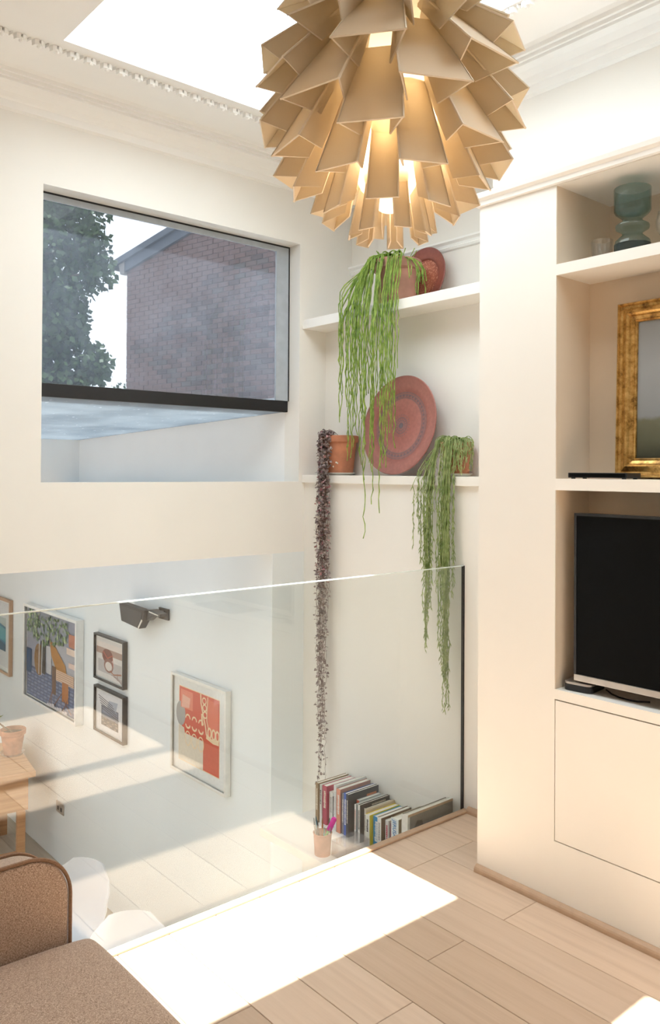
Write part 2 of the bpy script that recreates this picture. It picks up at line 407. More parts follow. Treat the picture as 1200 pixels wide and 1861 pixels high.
# ceiling with two rooflights; their edges throw the sun patches on the boards
SX0, SX1 = 1.26, 2.366
CT = 3.30
S('ceiling', M['white'], [(XL, XO+.1, YB, -.66, CEIL, CT), (XL, SX0, -.66, YW, CEIL, CT), (SX1, XO+.1, -.66, YW, CEIL, CT),
                          (SX0, SX1, .75, 1.445, CEIL, CT), (SX0, SX1, 3.075, YW, CEIL, CT)])
def rooflight(n, y0, y1, bars, label):
    o = B('window_%d' % n, M['white'], [(SX0-.06, SX1+.06, y0-.06, y0, CT, CT+.03), (SX0-.06, SX1+.06, y1, y1+.06, CT, CT+.03), (SX0-.06, SX0, y0, y1, CT, CT+.03), (SX1, SX1+.06, y0, y1, CT, CT+.03)])
    tag(o, kind='structure')
    B('pane', M['skyglass'], [(SX0-.04, SX1+.04, y0-.04, y1+.04, CT+.031, CT+.039)], o)
    for a, b in bars: B('glazing_bar', M['white'], [(SX0, SX1, a, b, CT-.06, CT+.03)], o)
    return o
rooflight(2, 1.445, 3.075, [], '')
rooflight(3, -.66, .75, [(.34, .43)], '')
# upper floor: slab and individual oak boards
S('floor', M['trimwood'], [(XL, XB, YB, GY-.02, -.25, -.018)])
fl = bpy.data.objects['floor']
slab_edge = B('slab_edge', M['white'], [(XL, XB, GY-.02, GY+.016, -.27, -.012)], fl)
seams = [2.435]
x = 2.246
cols = [(2.246, XB)]
edges = [2.246, 2.053, 1.881, 1.704, 1.523, 1.345, 1.165, .985, .805, .62, .43, .25, .07, -.11, -.29]
joints = {0: [2.167, 1.72, .2, -.9], 1: [1.95, .55, -.6], 2: [1.727, .9, -.3], 3: [2.05, .62, -.7], 4: [1.62, .35, -.9], 5: [1.2, -.1], 6: [1.9, .5, -.6]}
def plank(x0, x1, y0, y1, z1, th, mat, parent):
    g = 0.0009
    return B('plank', mat, [(x0+g, x1-g, y0+g, y1-g, z1-th, z1)], parent, bev=0.0012, seg=1)
# first course runs under the cabinet skirting and into the alcove
for i in range(len(edges)):
    x1 = XB if False else (2.435 if i == 0 else edges[i-1]); x0 = edges[i]
    ys = [GY-.02] + joints.get(i, [1.9-((i*.37) % 1.1), .4-((i*.23) % .5), -.9]) + [YB]
    for a, b in zip(ys[:-1], ys[1:]):
        if a > b: plank(x0, x1, b, a, 0.0, .017, M['floor'], fl)
plank(2.435, 2.63, 2.167, GY-.02, 0, .017, M['floor'], fl); plank(2.435, 2.63, 1.99, 2.167, 0, .017, M['floor'], fl)
plank(2.63, XB, 1.99, GY-.02, 0, .017, M['floor'], fl)
# lower floor
lf = S('floor_lower', M['trimwood'], [(XL, XP, .7, YFAR, LOW-.2, LOW-.018)])
for i in range(15):
    x0 = XP-.2*(i+1)
    ys = [YFAR, 7.1-((i*.7) % 1.3), 5.0-((i*.53) % 1.2), 2.9-((i*.61) % 1.1), .72]
    for a, b in zip(ys[:-1], ys[1:]): plank(x0, x0+.2, b, a, LOW, .017, M['lowfloor'], lf)
S('ground', M['ground'], [(-14, 22, YFAR+.15, 30, LOW-.3, LOW-.05)])

# skirting: quarter-round oak along cabinet, box wall; nosing along the glass
def quarter(name, axis, a, b, ox, sx, r, parent=None):
    mb = MB(); pts = [(ox, 0.0), (ox+sx*r, 0.0), (ox+sx*r, .006)] + [(ox+sx*r*math.cos(t), .006+(r*1.0)*math.sin(t)) for t in (.35, .7, 1.05, 1.4)] + [(ox, .006+r*1.0)]
    mb.prism(pts, axis, a, b); o = mb.build(name, M['trimwood'], parent, merge=True); tag(o, kind='structure'); return o
quarter('baseboard_cabinet', 1, -1.6, 2.0, XC, -1, .020)
quarter('baseboard_alcove', 1, 2.022, GY-.03, XB, -1, .020)
mb = MB(); mb.box(XL, XB, GY-.034, GY-.002, 0.0005, .010)
tag(mb.build('trim_3', M['trimwood'], bev=.003), kind='structure')

# ------------------------------------------------------------------ cornices
PROF = [(0, 3.028), (.02, 3.034), (.024, 3.064), (.034, 3.070), (.048, 3.088), (.08, 3.102), (.118, 3.106), (.119, 3.118), (.126, 3.113), (.136, 3.113), (.137, 3.128), (.145, 3.124), (.155, 3.125), (.156, 3.141), (.172, 3.150), (.385, 3.153), (.392, 3.166), (0, 3.166)]
def cornice(name, axis, a, b, wall, ma=0, mb_=0):
    m = MB(); k = len(PROF); n = 0
    for t, mt in ((a, ma), (b, mb_)):
        for p, z in PROF:
            q = t + mt*p
            m.v.append((q, wall-p, z) if axis == 0 else (wall-p, q, z))
    for i in range(k-1):
        m.f.append((i, i+1, k+i+1, k+i)); m.c.append((1, 1, 1)); m.mi.append(0)
    return tag(m.build(name, M['white'], merge=True), kind='structure')
c1 = cornice('trim_1', 0, XL, XO, YW, 0, -1)
c2 = cornice('trim_2', 1, YB, 2.2, XCH, 0, 0)
cornice('trim_4', 1, 2.2, YW, XO, 0, -1)
# the run of little egg-and-dart castings
eg = MB()
for sx in (-1, 1):
    eg.prism([(0, .002), (sx*.008, .010), (sx*.017, .004), (sx*.013, -.010), (sx*.003, -.014)], 2, -.012, .004)
eg.sphere((0, -.004, -.010), .007, .010, .008, 8, 5)
eg.v = [(x*1.45, y*1.3, z*1.35) for x, y, z in eg.v]
egm = eg.mesh('egg', M['white'], merge=True)
dart = MB(); dart.prism([(-.006, .010), (.006, .010), (.0035, -.006), (0, -.016), (-.0035, -.006)], 2, -.007, .004)
dam = dart.mesh('dart', M['white'], merge=True)
for k in range(34):
    inst(egm, 'egg', c1, (.28+k*.070, YW-.393, 3.154)); inst(dam, 'dart', c1, (.28+k*.070+.035, YW-.393, 3.154))
for k in range(23):
    inst(egm, 'egg', c2, (XCH-.393, .62+k*.070, 3.154), (0, 0, -PI/2)); inst(dam, 'dart', c2, (XCH-.393, .62+k*.070+.035, 3.154), (0, 0, -PI/2))
# picture rail on the old wall behind the upper shelf
mb = MB(); mb.prism([(XO, 2.630), (XO-.012, 2.634), (XO-.018, 2.645), (XO-.010, 2.651), (XO-.014, 2.662), (XO-.028, 2.672), (XO-.028, 2.682), (XO, 2.684)], 1, 2.2, YW)
tag(mb.build('trim_5', M['white'], merge=True), kind='structure')

# ------------------------------------------------------------------ the clerestory window
win = B('window_1', M['black'], [(1.365, 2.797, 3.632, 3.657, 2.744, 2.752), (2.791, 2.797, 3.632, 3.657, 1.893, 2.744), (1.365, 1.370, 3.632, 3.657, 1.893, 2.744)])
tag(win, kind='structure')
tag(B('bottom_bar', M['black'], [(1.366, 2.796, 3.642, 3.67, 1.831, 1.893)], win, bev=.002), 'black bar along the bottom of the glass')
B('frame_head', M['greyframe'], [(1.366, 2.79, 3.634, 3.644, 2.716, 2.744)], win)
B('frame_jamb', M['greyframe'], [(2.706, 2.790, 3.634, 3.644, 1.893, 2.716)], win)
pane = B('pane', M['dusty'], [(1.371, 2.790, 0, .008, 0, .851)], win); pane.location = (0, 3.645, 1.893)

# ------------------------------------------------------------------ glass balustrade
bal = thing('glass_balustrade', 'frameless clear glass balustrade along the edge of the oak floor', 'balustrade', (0, GY, 0))
B('glass_panel', M['balus'], [(XL, XB-.006, 0, .012, -.02, 1.083)], bal)
tag(B('top_edge', M['glassedge'], [(XL, XB-.006, .001, .011, 1.083, 1.0865)], bal), 'pale polished top edge of the glass')
tag(B('wall_gasket', M['black'], [(XB-.006, XB, -.001, .013, 0, 1.085)], bal), 'black strip where the glass meets the wall')

# ------------------------------------------------------------------ alcove shelves
def shelf(name, x0, x1, z0, z1, label):
    o = B(name, M['shelf'], [(x0, x1, 2.003, YW, z0, z1)], bev=.0015, seg=1); return tag(o, label, 'shelf')
shelf('alcove_shelf', XB-.02, XO, 2.285, 2.335, 'upper white alcove shelf carrying the large trailing plant')
shelf('alcove_shelf', XB-.02, XN, 1.440, 1.482, 'lower white alcove shelf carrying the large red plate')

# ------------------------------------------------------------------ built-in cabinet on the right
cab = thing('built_in_cabinet', 'tall ivory built-in cabinet with open niches and flush door', 'cabinet', (XC, 0, 0))
YN, YE = 1.662, -.25
T = .02
def cb(name, boxes, mat='ivory', **k):
    return B(name, M[mat], [(a-XC, b-XC, c, d, e, f) for a, b, c, d, e, f in boxes], cab, **k)
cb('side_stile', [(XC, XN, YN, 2.0, 0, 2.50)])
cb('end_stile', [(XC, XN, -1.6, YE, 0, 2.50)])
cb('top_panel', [(XC, XN, YE, YN, 2.502, 2.53), (XC, XN, YN, 2.0, 2.5, 2.53), (XC, XN, -1.6, YE, 2.5, 2.53)])
M['beige'] = simple('ivory_paint_warm_shade', (0.74, 0.625, 0.495), 0.55, var=0.012, scale=4)  # the ivory paint again, with its warm shade put into the colour
cb('side_shade_sheet', [(XC+.003, 2.795, YN-.0016, YN, 2.227, 2.502), (XC+.003, 2.66, YN-.0016, YN, 1.481, 2.189), (XC+.003, 2.66, YN-.0016, YN, .751, 1.441)], 'beige')  # thin sheets added to carry the shaded tone on the niche sides
cb('back_panel', [(2.795, 2.83, YE, YN, 2.227, 2.502)], 'beige'); cb('back_panel', [(2.66, 2.69, YE, YN, .751, 2.189)], 'beige')  # niche backs: ivory paint with its warm shade put into the colour
cb('shelf', [(XC, 2.80, YE, YN, 2.189, 2.227)], 'shelf'); cb('shelf', [(XC, 2.67, YE, YN, 1.441, 1.481)], 'shelf')
cb('ledge', [(XC, 2.67, YE, YN, .717, .751)])
cb('plinth', [(XC, XN, YE, YN, 0, .226)])
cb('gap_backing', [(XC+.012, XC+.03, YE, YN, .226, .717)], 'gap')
cb('door', [(XC, XC+.012, .70, YN-.0035, .230, .7125)]); cb('door', [(XC, XC+.012, YE+.004, .696, .230, .7125)])
mb = MB(); mb.prism([(0, 2.506), (-.012, 2.508), (-.014, 2.524), (-.026, 2.532), (-.03, 2.548), (-.018, 2.556), (0, 2.560), (.33, 2.560), (.33, 2.506)], 1, -1.6, 2.012)
mb.build('crown_moulding', M['white'], cab, merge=True)

# ------------------------------------------------------------------ pendant lamp of folded paper fins
LX, LY, LZ = 1.1213, 1.1385, 2.243
lamp = thing('pendant_lamp', 'large tan pendant lamp of folded paper fins hanging from the ceiling', 'lamp', (LX, LY, LZ))
m = MB(); m.tube([(0, 0, .20), (0, 0, CEIL-LZ-.02)], .003, 6); m.build('cord', M['saucer'], lamp)
m = MB(); m.lathe([(0, 0), (.045, 0), (.05, -.008), (.048, -.035), (.01, -.045), (0, -.045)], 24, c=(0, 0, CEIL-LZ)); m.build('ceiling_cup', M['saucer'], lamp, smooth=True)
m = MB(); m.lathe([(.018, -.235), (.06, -.20), (.092, -.13), (.112, -.04), (.115, .05), (.095, .14), (.06, .20), (.02, .225)], 28); m.build('inner_shade', M['lampin'], lamp, smooth=True)
bl_ = bpy.data.lights.new('fin_fill_light', 'POINT'); bl_.energy = 2.6; bl_.shadow_soft_size = .03; bl_.color = (1, .93, .83)  # point light added inside the shade to brighten the paper fins
bo_ = bpy.data.objects.new('fin_fill_light', bl_); C.objects.link(bo_); bo_.parent = lamp; bo_.location = (0, 0, -.09)
m = MB(); m.lathe([(0, -.06), (.02, -.055), (.03, -.03), (.028, -.005), (.014, .03), (.013, .07)], 16); m.build('bulb', M['saucer'], lamp, smooth=True)
# tier: tip radius, tip z, root radius, root z, tip width, root width, wing depth at the tip, first azimuth
CAMAZ = math.atan2(-LY, -LX)
TIERS = [(.080, -.288, .050, -.150, .034, .030, .030, 18.7), (.132, -.252, .085, -.090, .060, .050, .045, -6),
         (.188, -.206, .108, -.028, .090, .064, .060, 19.5), (.228, -.152, .122, .025, .116, .078, .070, -7),
         (.250, -.088, .128, .075, .132, .082, .080, 19.0), (.256, -.020, .126, .115, .130, .082, .080, -7.5),
         (.250, .055, .118, .150, .112, .074, .075, 18), (.222, .125, .100, .185, .096, .060, .065, -7), (.170, .185, .075, .205, .07, .045, .05, 18)]
for ti, (tr, tz, rr, rz, tw, rw, wd, az0) in enumerate(TIERS):
    m = MB()
    root = Vector((rr, 0, rz)); tip = Vector((tr, 0, tz)); d = (tip-root).normalized()
    nrm = Vector((d.z, 0, -d.x));  nrm = -nrm if nrm.x < 0 else nrm     # outward
    th = .0028
    def P(base, y, inn): return Vector((base.x, y, base.z)) - nrm*inn
    def slab(q, n):
        """thin sheet with its own paler edge strips"""
        a = [Vector(p) for p in q]; b = [p - n*th for p in a]
        m.poly(a, m=0); m.poly(list(reversed(b)), m=0)
        for i in range(4): m.poly([a[i], b[i], b[(i+1) % 4], a[(i+1) % 4]], m=1)
    slab([P(root, -rw/2, 0), P(root, rw/2, 0), P(tip, tw/2, 0), P(tip, -tw/2, 0)], nrm)
    for sy in (-1, 1):
        A = P(root, sy*rw/2, 0); Bq = P(tip, sy*tw/2, 0)
        Cq = P(tip - d*(.032 if tw > .05 else .015), sy*tw*.22, wd*.80); D = P(root, sy*rw*.26, wd*.55)
        n = (Bq-A).cross(D-A).normalized()
        if n.y*sy < 0: n = -n
        slab([A, Bq, Cq, D], n)
    me = m.mesh('fin', [M['paper'], M['paperedge']])
    for k in range(7):
        inst(me, 'fin', lamp, (0, 0, 0), (0, 0, CAMAZ + math.radians(az0) + 2*PI*k/7 + random.uniform(-.03, .03)))

# ------------------------------------------------------------------ sofa
sofa = thing('sofa', 'brown tweed sofa with piped arm standing beside the glass balustrade', 'sofa', (.40, 1.1, 0))
def sf(mb, name, mat='fabric', **k):
    o = mb.build(name, M[mat], sofa, **k); me = o.data
    me.transform(Matrix.Translation((-.40, -1.1, 0))); return o
def roundprof(x0, x1, z0, z1, r, n=7):
    p = [(x0, z0), (x1, z0)]
    p += [(x1-r+r*math.cos(t*PI/2/n), z1-r+r*math.sin(t*PI/2/n)) for t in range(n+1)]
    p += [(x0, z1)]; return p
mb = MB(); mb.prism(roundprof(-.12, .775,   .10, .634, .10, 12), 1, 1.812, 1.945)
o = sf(mb, 'arm', bev=.014, seg=3, smooth=True)
def slope_arm(me, k=.26):
    for v in me.vertices:
        if v.co.z > .3: v.co.z -= (v.co.y+1.1-1.812)*k*min(1, (v.co.z-.3)/.25)
slope_arm(o.data)
for yy in (1.816, 1.941):
    mb = MB(); mb.tube([(x, yy, z) for x, z in roundprof(-.12, .777, .10, .636, .10, 12)[1:]], .0045, 6); o = sf(mb, 'piping', 'piping'); slope_arm(o.data)
mb = MB(); mb.box(-.12, .79, .28, 1.812, .10, .30); sf(mb, 'base', bev=.015, seg=2)
mb = MB(); mb.box(-.12, .10, .28, 1.812, .30, .78); sf(mb, 'back', bev=.04, seg=4, smooth=True)
def cushion(x0, x1, y0, y1, z0, z1, r=.045):
    """a seat cushion: a block with soft corners and a crowned top"""
    mb = MB(); N = 14; ver = {}
    for j in range(N+1):
        for i in range(N+1):
            u, v = i/N, j/N
            z = z1 - .018*((2*u-1)**4 + (2*v-1)**4)*.6 + .012*(1-(2*u-1)**2)*(1-(2*v-1)**2)
            ver[i, j] = (x0+(x1-x0)*u, y0+(y1-y0)*v, z)
    for j in range(N):
        for i in range(N): mb.poly([ver[i, j], ver[i+1, j], ver[i+1, j+1], ver[i, j+1]])
    rim = [(i, 0) for i in range(N)] + [(N, j) for j in range(N)] + [(i, N) for i in range(N, 0, -1)] + [(0, j) for j in range(N, 0, -1)]
    for a, b in zip(rim, rim[1:]+rim[:1]):
        pa, pb = ver[a], ver[b]; mb.poly([pa, pb, (pb[0], pb[1], z0), (pa[0], pa[1], z0)])
    mb.poly([(x0, y0, z0), (x0, y1, z0), (x1, y1, z0), (x1, y0, z0)])
    return mb
for a, b in ((1.07, 1.806), (.29, 1.06)):
    o = sf(cushion(.10, .828, a, b, .30, .452), 'seat_cushion', smooth=True, bev=.028, seg=4, angle=2.0)
for x_, y_ in ((.72, 1.86), (.72, .36), (-.05, 1.86), (-.05, .36)):
    mb = MB(); mb.lathe([(.018, 0), (.026, .10)], 12, c=(x_, y_, 0)); sf(mb, 'leg', 'legwood')

# ------------------------------------------------------------------ things in the cabinet niches
tvx = thing('television', 'flat black television with silver lower edge standing on the ledge', 'television', (2.502, 1.02, .751), math.radians(.8))
TW = .585
B('screen', M['screen'], [(-.014, -.011, -TW+.008, TW-.008, .062, .604)], tvx)
B('body', M['blackplastic'], [(-.011, .028, -TW, TW, .04, .612)], tvx, bev=.004)
tag(B('lower_bezel', M['chrome'], [(-.016, -.0095, -TW, TW, .038, .060)], tvx, bev=.002), 'silver lower edge')
for a in (TW-.009, -TW): B('side_bezel', M['blackplastic'], [(-.016, -.0112, a, a+.009, .060, .612)], tvx)
B('top_bezel', M['blackplastic'], [(-.016, -.0112, -TW, TW, .603, .612)], tvx)
mb = MB(); mb.box(-.10, .11, -.19, .19, 0.001, .012); mb.box(0.0, .025, -.06, .06, .012, .05); mb.build('stand', M['blackplastic'], tvx, bev=.003)
pk = thing('media_hub', 'small black hub with silver top under the television corner', 'device', (2.535, 1.598, .751), .12)
def rrect(hx, hy, r, n=5):
    P = []
    for cx, cy_, a0 in ((hx-r, hy-r, 0), (-hx+r, hy-r, PI/2), (-hx+r, -hy+r, PI), (hx-r, -hy+r, 1.5*PI)):
        P += [(cx+r*math.cos(a0+PI/2*k/n), cy_+r*math.sin(a0+PI/2*k/n)) for k in range(n+1)]
    return P
mb = MB(); mb.prism(rrect(.060, .052, .02), 2, 0.0, .022); mb.build('body', M['blackplastic'], pk, merge=True, bev=.003)
mb = MB(); mb.prism(rrect(.059, .051, .02), 2, .0225, .031); mb.build('top_plate', M['chrome'], pk, merge=True, bev=.002)
mb = MB(); mb.lathe([(0, .031), (.024, .031), (.025, .033), (.020, .0362), (.012, .037), (0, .037)], 24); mb.build('dial', M['chrome'], pk, smooth=True)
mb = MB(); mb.tube([(2.56, 1.53, .757), (2.53, 1.49, .7555), (2.515, 1.455, .755), (2.51, 1.42, .755), (2.515, 1.39, .755), (2.54, 1.36, .755)], .0028, 6)
tag(mb.build('power_cable', M['blackplastic']), 'thin black cable lying on the ledge under the television', 'cable')
bb = thing('media_player', 'flat black box on the shelf below the gilt picture frame', 'device', (2.515, 1.515, 1.481))
B('body', M['blackplastic'], [(-.045, .045, -.11, .11, .004, .021)], bb, bev=.002)
B('front_panel', M['screen'], [(-.0475, -.0455, -.104, .104, .006, .019)], bb)
for a in (-.04, .03):
    for b in (-.1, .09): B('foot', M['black'], [(a, a+.01, b, b+.01, 0, .004)], bb)
# gilt frame leaning against the niche back (local x right, y up, z out)
lean = math.atan2(.016, .60)
gfm = thing('framed_painting', 'landscape painting in a wide gilt frame leaning above the television', 'painting', (2.605, 1.513, 1.4835), rot=WALLROT @ Matrix.Rotation(-lean, 3, 'X'))
GW, GH = .86, .602
def frame(parent, name, W, H, prof, mat, x0=0, y0=0, **k):
    """mitred frame: prof = (distance inwards from the outer edge, height out of the wall)"""
    mb = MB(); L = []
    for t, h in prof: L.append([(x0+t, y0+t, h), (x0+W-t, y0+t, h), (x0+W-t, y0+H-t, h), (x0+t, y0+H-t, h)])
    for a, b in zip(L[:-1], L[1:]):
        for i in range(4): mb.poly([a[i], a[(i+1) % 4], b[(i+1) % 4], b[i]])
    return mb.build(name, mat, parent, **k)
frame(gfm, 'gilt_frame', GW, GH, [(0, 0), (0, .018), (.004, .03), (.010, .033), (.014, .026), (.022, .024), (.034, .030), (.040, .034), (.046, .028), (.050, .020), (.060, .015), (.064, .017), (.068, .012), (.070, .003), (.070, 0)], M['gold'])
pm = MB(); pm.box(0, GW-.13, 0, GH-.13, 0, .004)
o = pm.build('canvas', M['painting'], gfm); o.location = (.065, .065, .002)
# smoky glass vase, fluted tumbler, second glass
vz = thing('glass_vase', 'smoky teal glass vase with pinched waist on the top shelf', 'vase', (2.585, 1.452, 2.227))
prof = [(.0, .012), (.058, .012), (.060, .05), (.057, .062), (.037, .080), (.032, .086), (.036, .092), (.054, .103), (.056, .110), (.054, .117), (.036, .128), (.031, .134), (.036, .141), (.054, .155), (.060, .164), (.061, .235), (.059, .237), (.0575, .235), (.0565, .166), (.050, .156), (.03, .142)]
m = MB(); m.lathe([(.060, .05), (.057, .062), (.037, .080), (.032, .086), (.036, .092), (.054, .103), (.056, .110), (.054, .117), (.036, .128), (.031, .134), (.036, .141), (.054, .155), (.060, .164), (.061, .240), (.0595, .242), (.0575, .240), (.0565, .168), (.048, .158), (.02, .150), (0, .149)], 40)
m.build('bowl', M['vase'], vz, smooth=True)
m = MB(); m.lathe([(0, 0), (.057, 0), (.060, .004), (.060, .05), (.045, .052), (0, .050)], 40); m.build('thick_base', M['vasebase'], vz, smooth=True)
fg = thing('fluted_tumbler', 'small clear fluted glass standing beside the teal vase', 'glass', (2.60, 1.575, 2.227))
def fluted(h, r0, r1, n=36, fl=.0016):
    m = MB(); prev = None
    for z, rr, out in ((0, r0*.8, 1), (.004, r0, 1), (h*.9, r1, 1), (h, r1, 0), (h, r1-.003, 0), (.01, r0-.003, 0), (.008, 0.001, 0)):
        ring = [((rr+(fl*(1 if k % 2 else -1) if out else 0))*math.cos(2*PI*k/n), (rr+(fl*(1 if k % 2 else -1) if out else 0))*math.sin(2*PI*k/n), z) for k in range(n)]
        if prev:
            for k in range(n): m.poly([prev[k], prev[(k+1) % n], ring[(k+1) % n], ring[k]])
        prev = ring
    return m
fluted(.092, .030, .037).build('bowl', M['tumbler'], fg, merge=True)
g2 = thing('wine_glass', 'clear rounded glass at the right edge of the top shelf', 'glass', (2.60, 1.335, 2.227))
m = MB(); m.lathe([(0, .052), (.022, .058), (.035, .08), (.037, .11), (.030, .14), (.028, .14), (.0345, .11), (.033, .082), (.02, .062), (0, .056)], 28); m.build('bowl', M['tumbler'], g2, smooth=True)
m = MB(); m.lathe([(0, 0), (.032, 0), (.03, .003), (.006, .006), (.004, .03), (.006, .052), (0, .052)], 24); m.build('stem', M['tumbler'], g2, smooth=True)

# ------------------------------------------------------------------ plates, pots and trailing plants in the alcove
PL = [(0, (0.20, 0.17, 0.20)), (.014, (0.17, 0.13, 0.15)), (.018, (0.42, 0.165, 0.135)), (.026, (0.21, 0.14, 0.15)), (.036, (0.36, 0.13, 0.11)), (.040, (0.20, 0.14, 0.15)), (.046, (0.40, 0.14, 0.11)),
      (.136, (0.44, 0.175, 0.145)), (.140, (0.19, 0.14, 0.15)), (.146, (0.36, 0.14, 0.115)), (.158, (0.22, 0.15, 0.16)), (.163, (0.38, 0.14, 0.11)), (.168, (0.20, 0.14, 0.15)), (.172, (0.36, 0.125, 0.10)), (.20, (0.41, 0.165, 0.135)), (.25, (0.36, 0.14, 0.115))]
def ringmix(args, r0, r1, count, dark, r2=None):
    """a ring of stamped motifs between two radii"""
    m, t, b, r, ang, c = args
    wv = math_(t, 'SINE', math_(t, 'MULTIPLY', ang, float(count)))
    msk = math_(t, 'MULTIPLY', math_(t, 'GREATER_THAN', wv, 0.1), math_(t, 'MULTIPLY', math_(t, 'GREATER_THAN', r, r0), math_(t, 'LESS_THAN', r, r1)))
    c2 = mixc(t, math_(t, 'MULTIPLY', msk, 0.65), c, dark); link(t, c2, b.inputs['Base Color']); return m, t, b, r, ang, c2
# the ramp works in metres: stretch it to the 0..1 range it can hold
A_ = platem('stamped_red_clay', [(0, (1, 0, 0))]*2)
def plate_material(name, stops, rings):
    m, t, b, r, ang, c = platem(name, stops)
    a = (m, t, b, r, ang, c)
    for q in rings: a = ringmix(a, *q)
    return m
M['plate'] = plate_material('stamped_red_clay_plate', PL, [(.146, .158, 44, (0.15, 0.11, 0.13)), (.050, .058, 24, (0.22, 0.14, 0.15)), (.026, .036, 16, (0.40, 0.16, 0.13))])
PL2 = [(0, (0.50, 0.17, 0.10)), (.07, (0.52, 0.18, 0.11)), (.098, (0.36, 0.10, 0.065)), (.105, (0.30, 0.085, 0.06)), (.12, (0.37, 0.11, 0.075)), (.158, (0.30, 0.09, 0.07)), (.165, (0.19, 0.075, 0.07))]
m_, t_, b_, r_q, ang_q, c_q = platem('hammered_copper_red', PL2)
vr = t_.nodes.new('ShaderNodeTexVoronoi'); vr.inputs['Scale'].default_value = 95; link(t_, coords(t_), vr.inputs['Vector'])
spot = ramp(t_, vr.outputs['Distance'], [(0.25, (1, 1, 1)), (0.5, (0, 0, 0))])
inn = math_(t_, 'LESS_THAN', r_q, .10)
link(t_, mixc(t_, math_(t_, 'MULTIPLY', math_(t_, 'MULTIPLY', spot, inn), 0.55), c_q, (0.80, 0.42, 0.28)), b_.inputs['Base Color'])
b_.inputs['Roughness'].default_value = 0.35; b_.inputs['Metallic'].default_value = 0.15
M['plate2'] = m_
def lean_plate(name, label, R_, y, x_foot, z0, ang, prof, mat):
    """plate with its axis along local z, leaning back against the wall"""
    rot = WALLROT @ Matrix.Rotation(-ang, 3, 'X')
    c = Vector((x_foot, y, z0)) + rot @ Vector((0, R_, 0))
    o = thing(name, label, 'plate', c, rot=rot)
    m = MB(); m.lathe(prof, 64); m.build('dish', mat, o, smooth=True, angle=.5)
    return o
def plate_prof(R_, well):
    return [(0, .004), (well*.3, .004), (well*.95, .005), (well, .010), (well*1.06, .013), (R_*.93, .022), (R_*.985, .026), (R_, .024), (R_*.99, .019), (well*1.1, .008), (well*.9, -.002), (well*.5, -.004), (0, -.004)]
pr_ = plate_prof(.250, .185)
lean_plate('decorative_plate', 'large dusty red clay plate with stamped rings leaning on lower shelf', .250, 2.866, 2.872, 1.4835, math.atan2(.082, .5), pr_, M['plate'])
d_ = lean_plate('decorative_plate', 'smaller coppery red plate leaning behind the plant on upper shelf', .162, 2.905, 3.085, 2.3365, math.atan2(.055, .32), plate_prof(.162, .105), M['plate2'])

def pot_mesh(h, r0, r1, rim_h, rim_t):
    m = MB()
    m.lathe([(0, 0), (r0, 0), (r0+(r1-r0)*(1-rim_h/h)-.001, h-rim_h-.003), (r1+rim_t*.2, h-rim_h), (r1+rim_t, h-rim_h+.004), (r1+rim_t*1.3, h-.003), (r1+rim_t, h), (r1-.006, h), (r1-.009, h-.02), (r0-.004, .015), (0, .015)], 40)
    return m
def saucer(x, y, z, r, label):
    o = thing('saucer', label, 'saucer', (x, y, z))
    m = MB(); m.lathe([(0, 0), (r*.72, 0), (r*.78, .002), (r, .013), (r-.003, .014), (r*.74, .005), (0, .004)], 32); m.build('dish', M['saucer'], o, smooth=True); return o

def hang_strand(rng, start, over, y_end, x_end, z_end, wig=.006, seg=.035, knob=True):
    """a stem that leaves the soil, arcs over the rim and hangs plumb"""
    P = [Vector(start)]
    a = Vector(start); b = Vector(over)
    top = (a+b)/2 + Vector((0, 0, .035+rng.uniform(0, .03)))
    for k in range(1, 7):
        t = k/6; P.append(a*(1-t)**2 + top*2*t*(1-t) + b*t*t)
    z = b.z; ph = rng.uniform(0, 6.28); L = max(.02, b.z-z_end); n = max(2, int(L/seg))
    for k in range(1, n+1):
        t = k/n; s = 1-(1-t)**2.2
        e = Vector((b.x+(x_end-b.x)*min(1, s*1.6), b.y+(y_end-b.y)*min(1, s*1.5), b.z-L*t))
        e += Vector((rng.uniform(-wig, wig), rng.uniform(-wig, wig), 0))*min(1, 3*t)
        P.append(e)
    return P
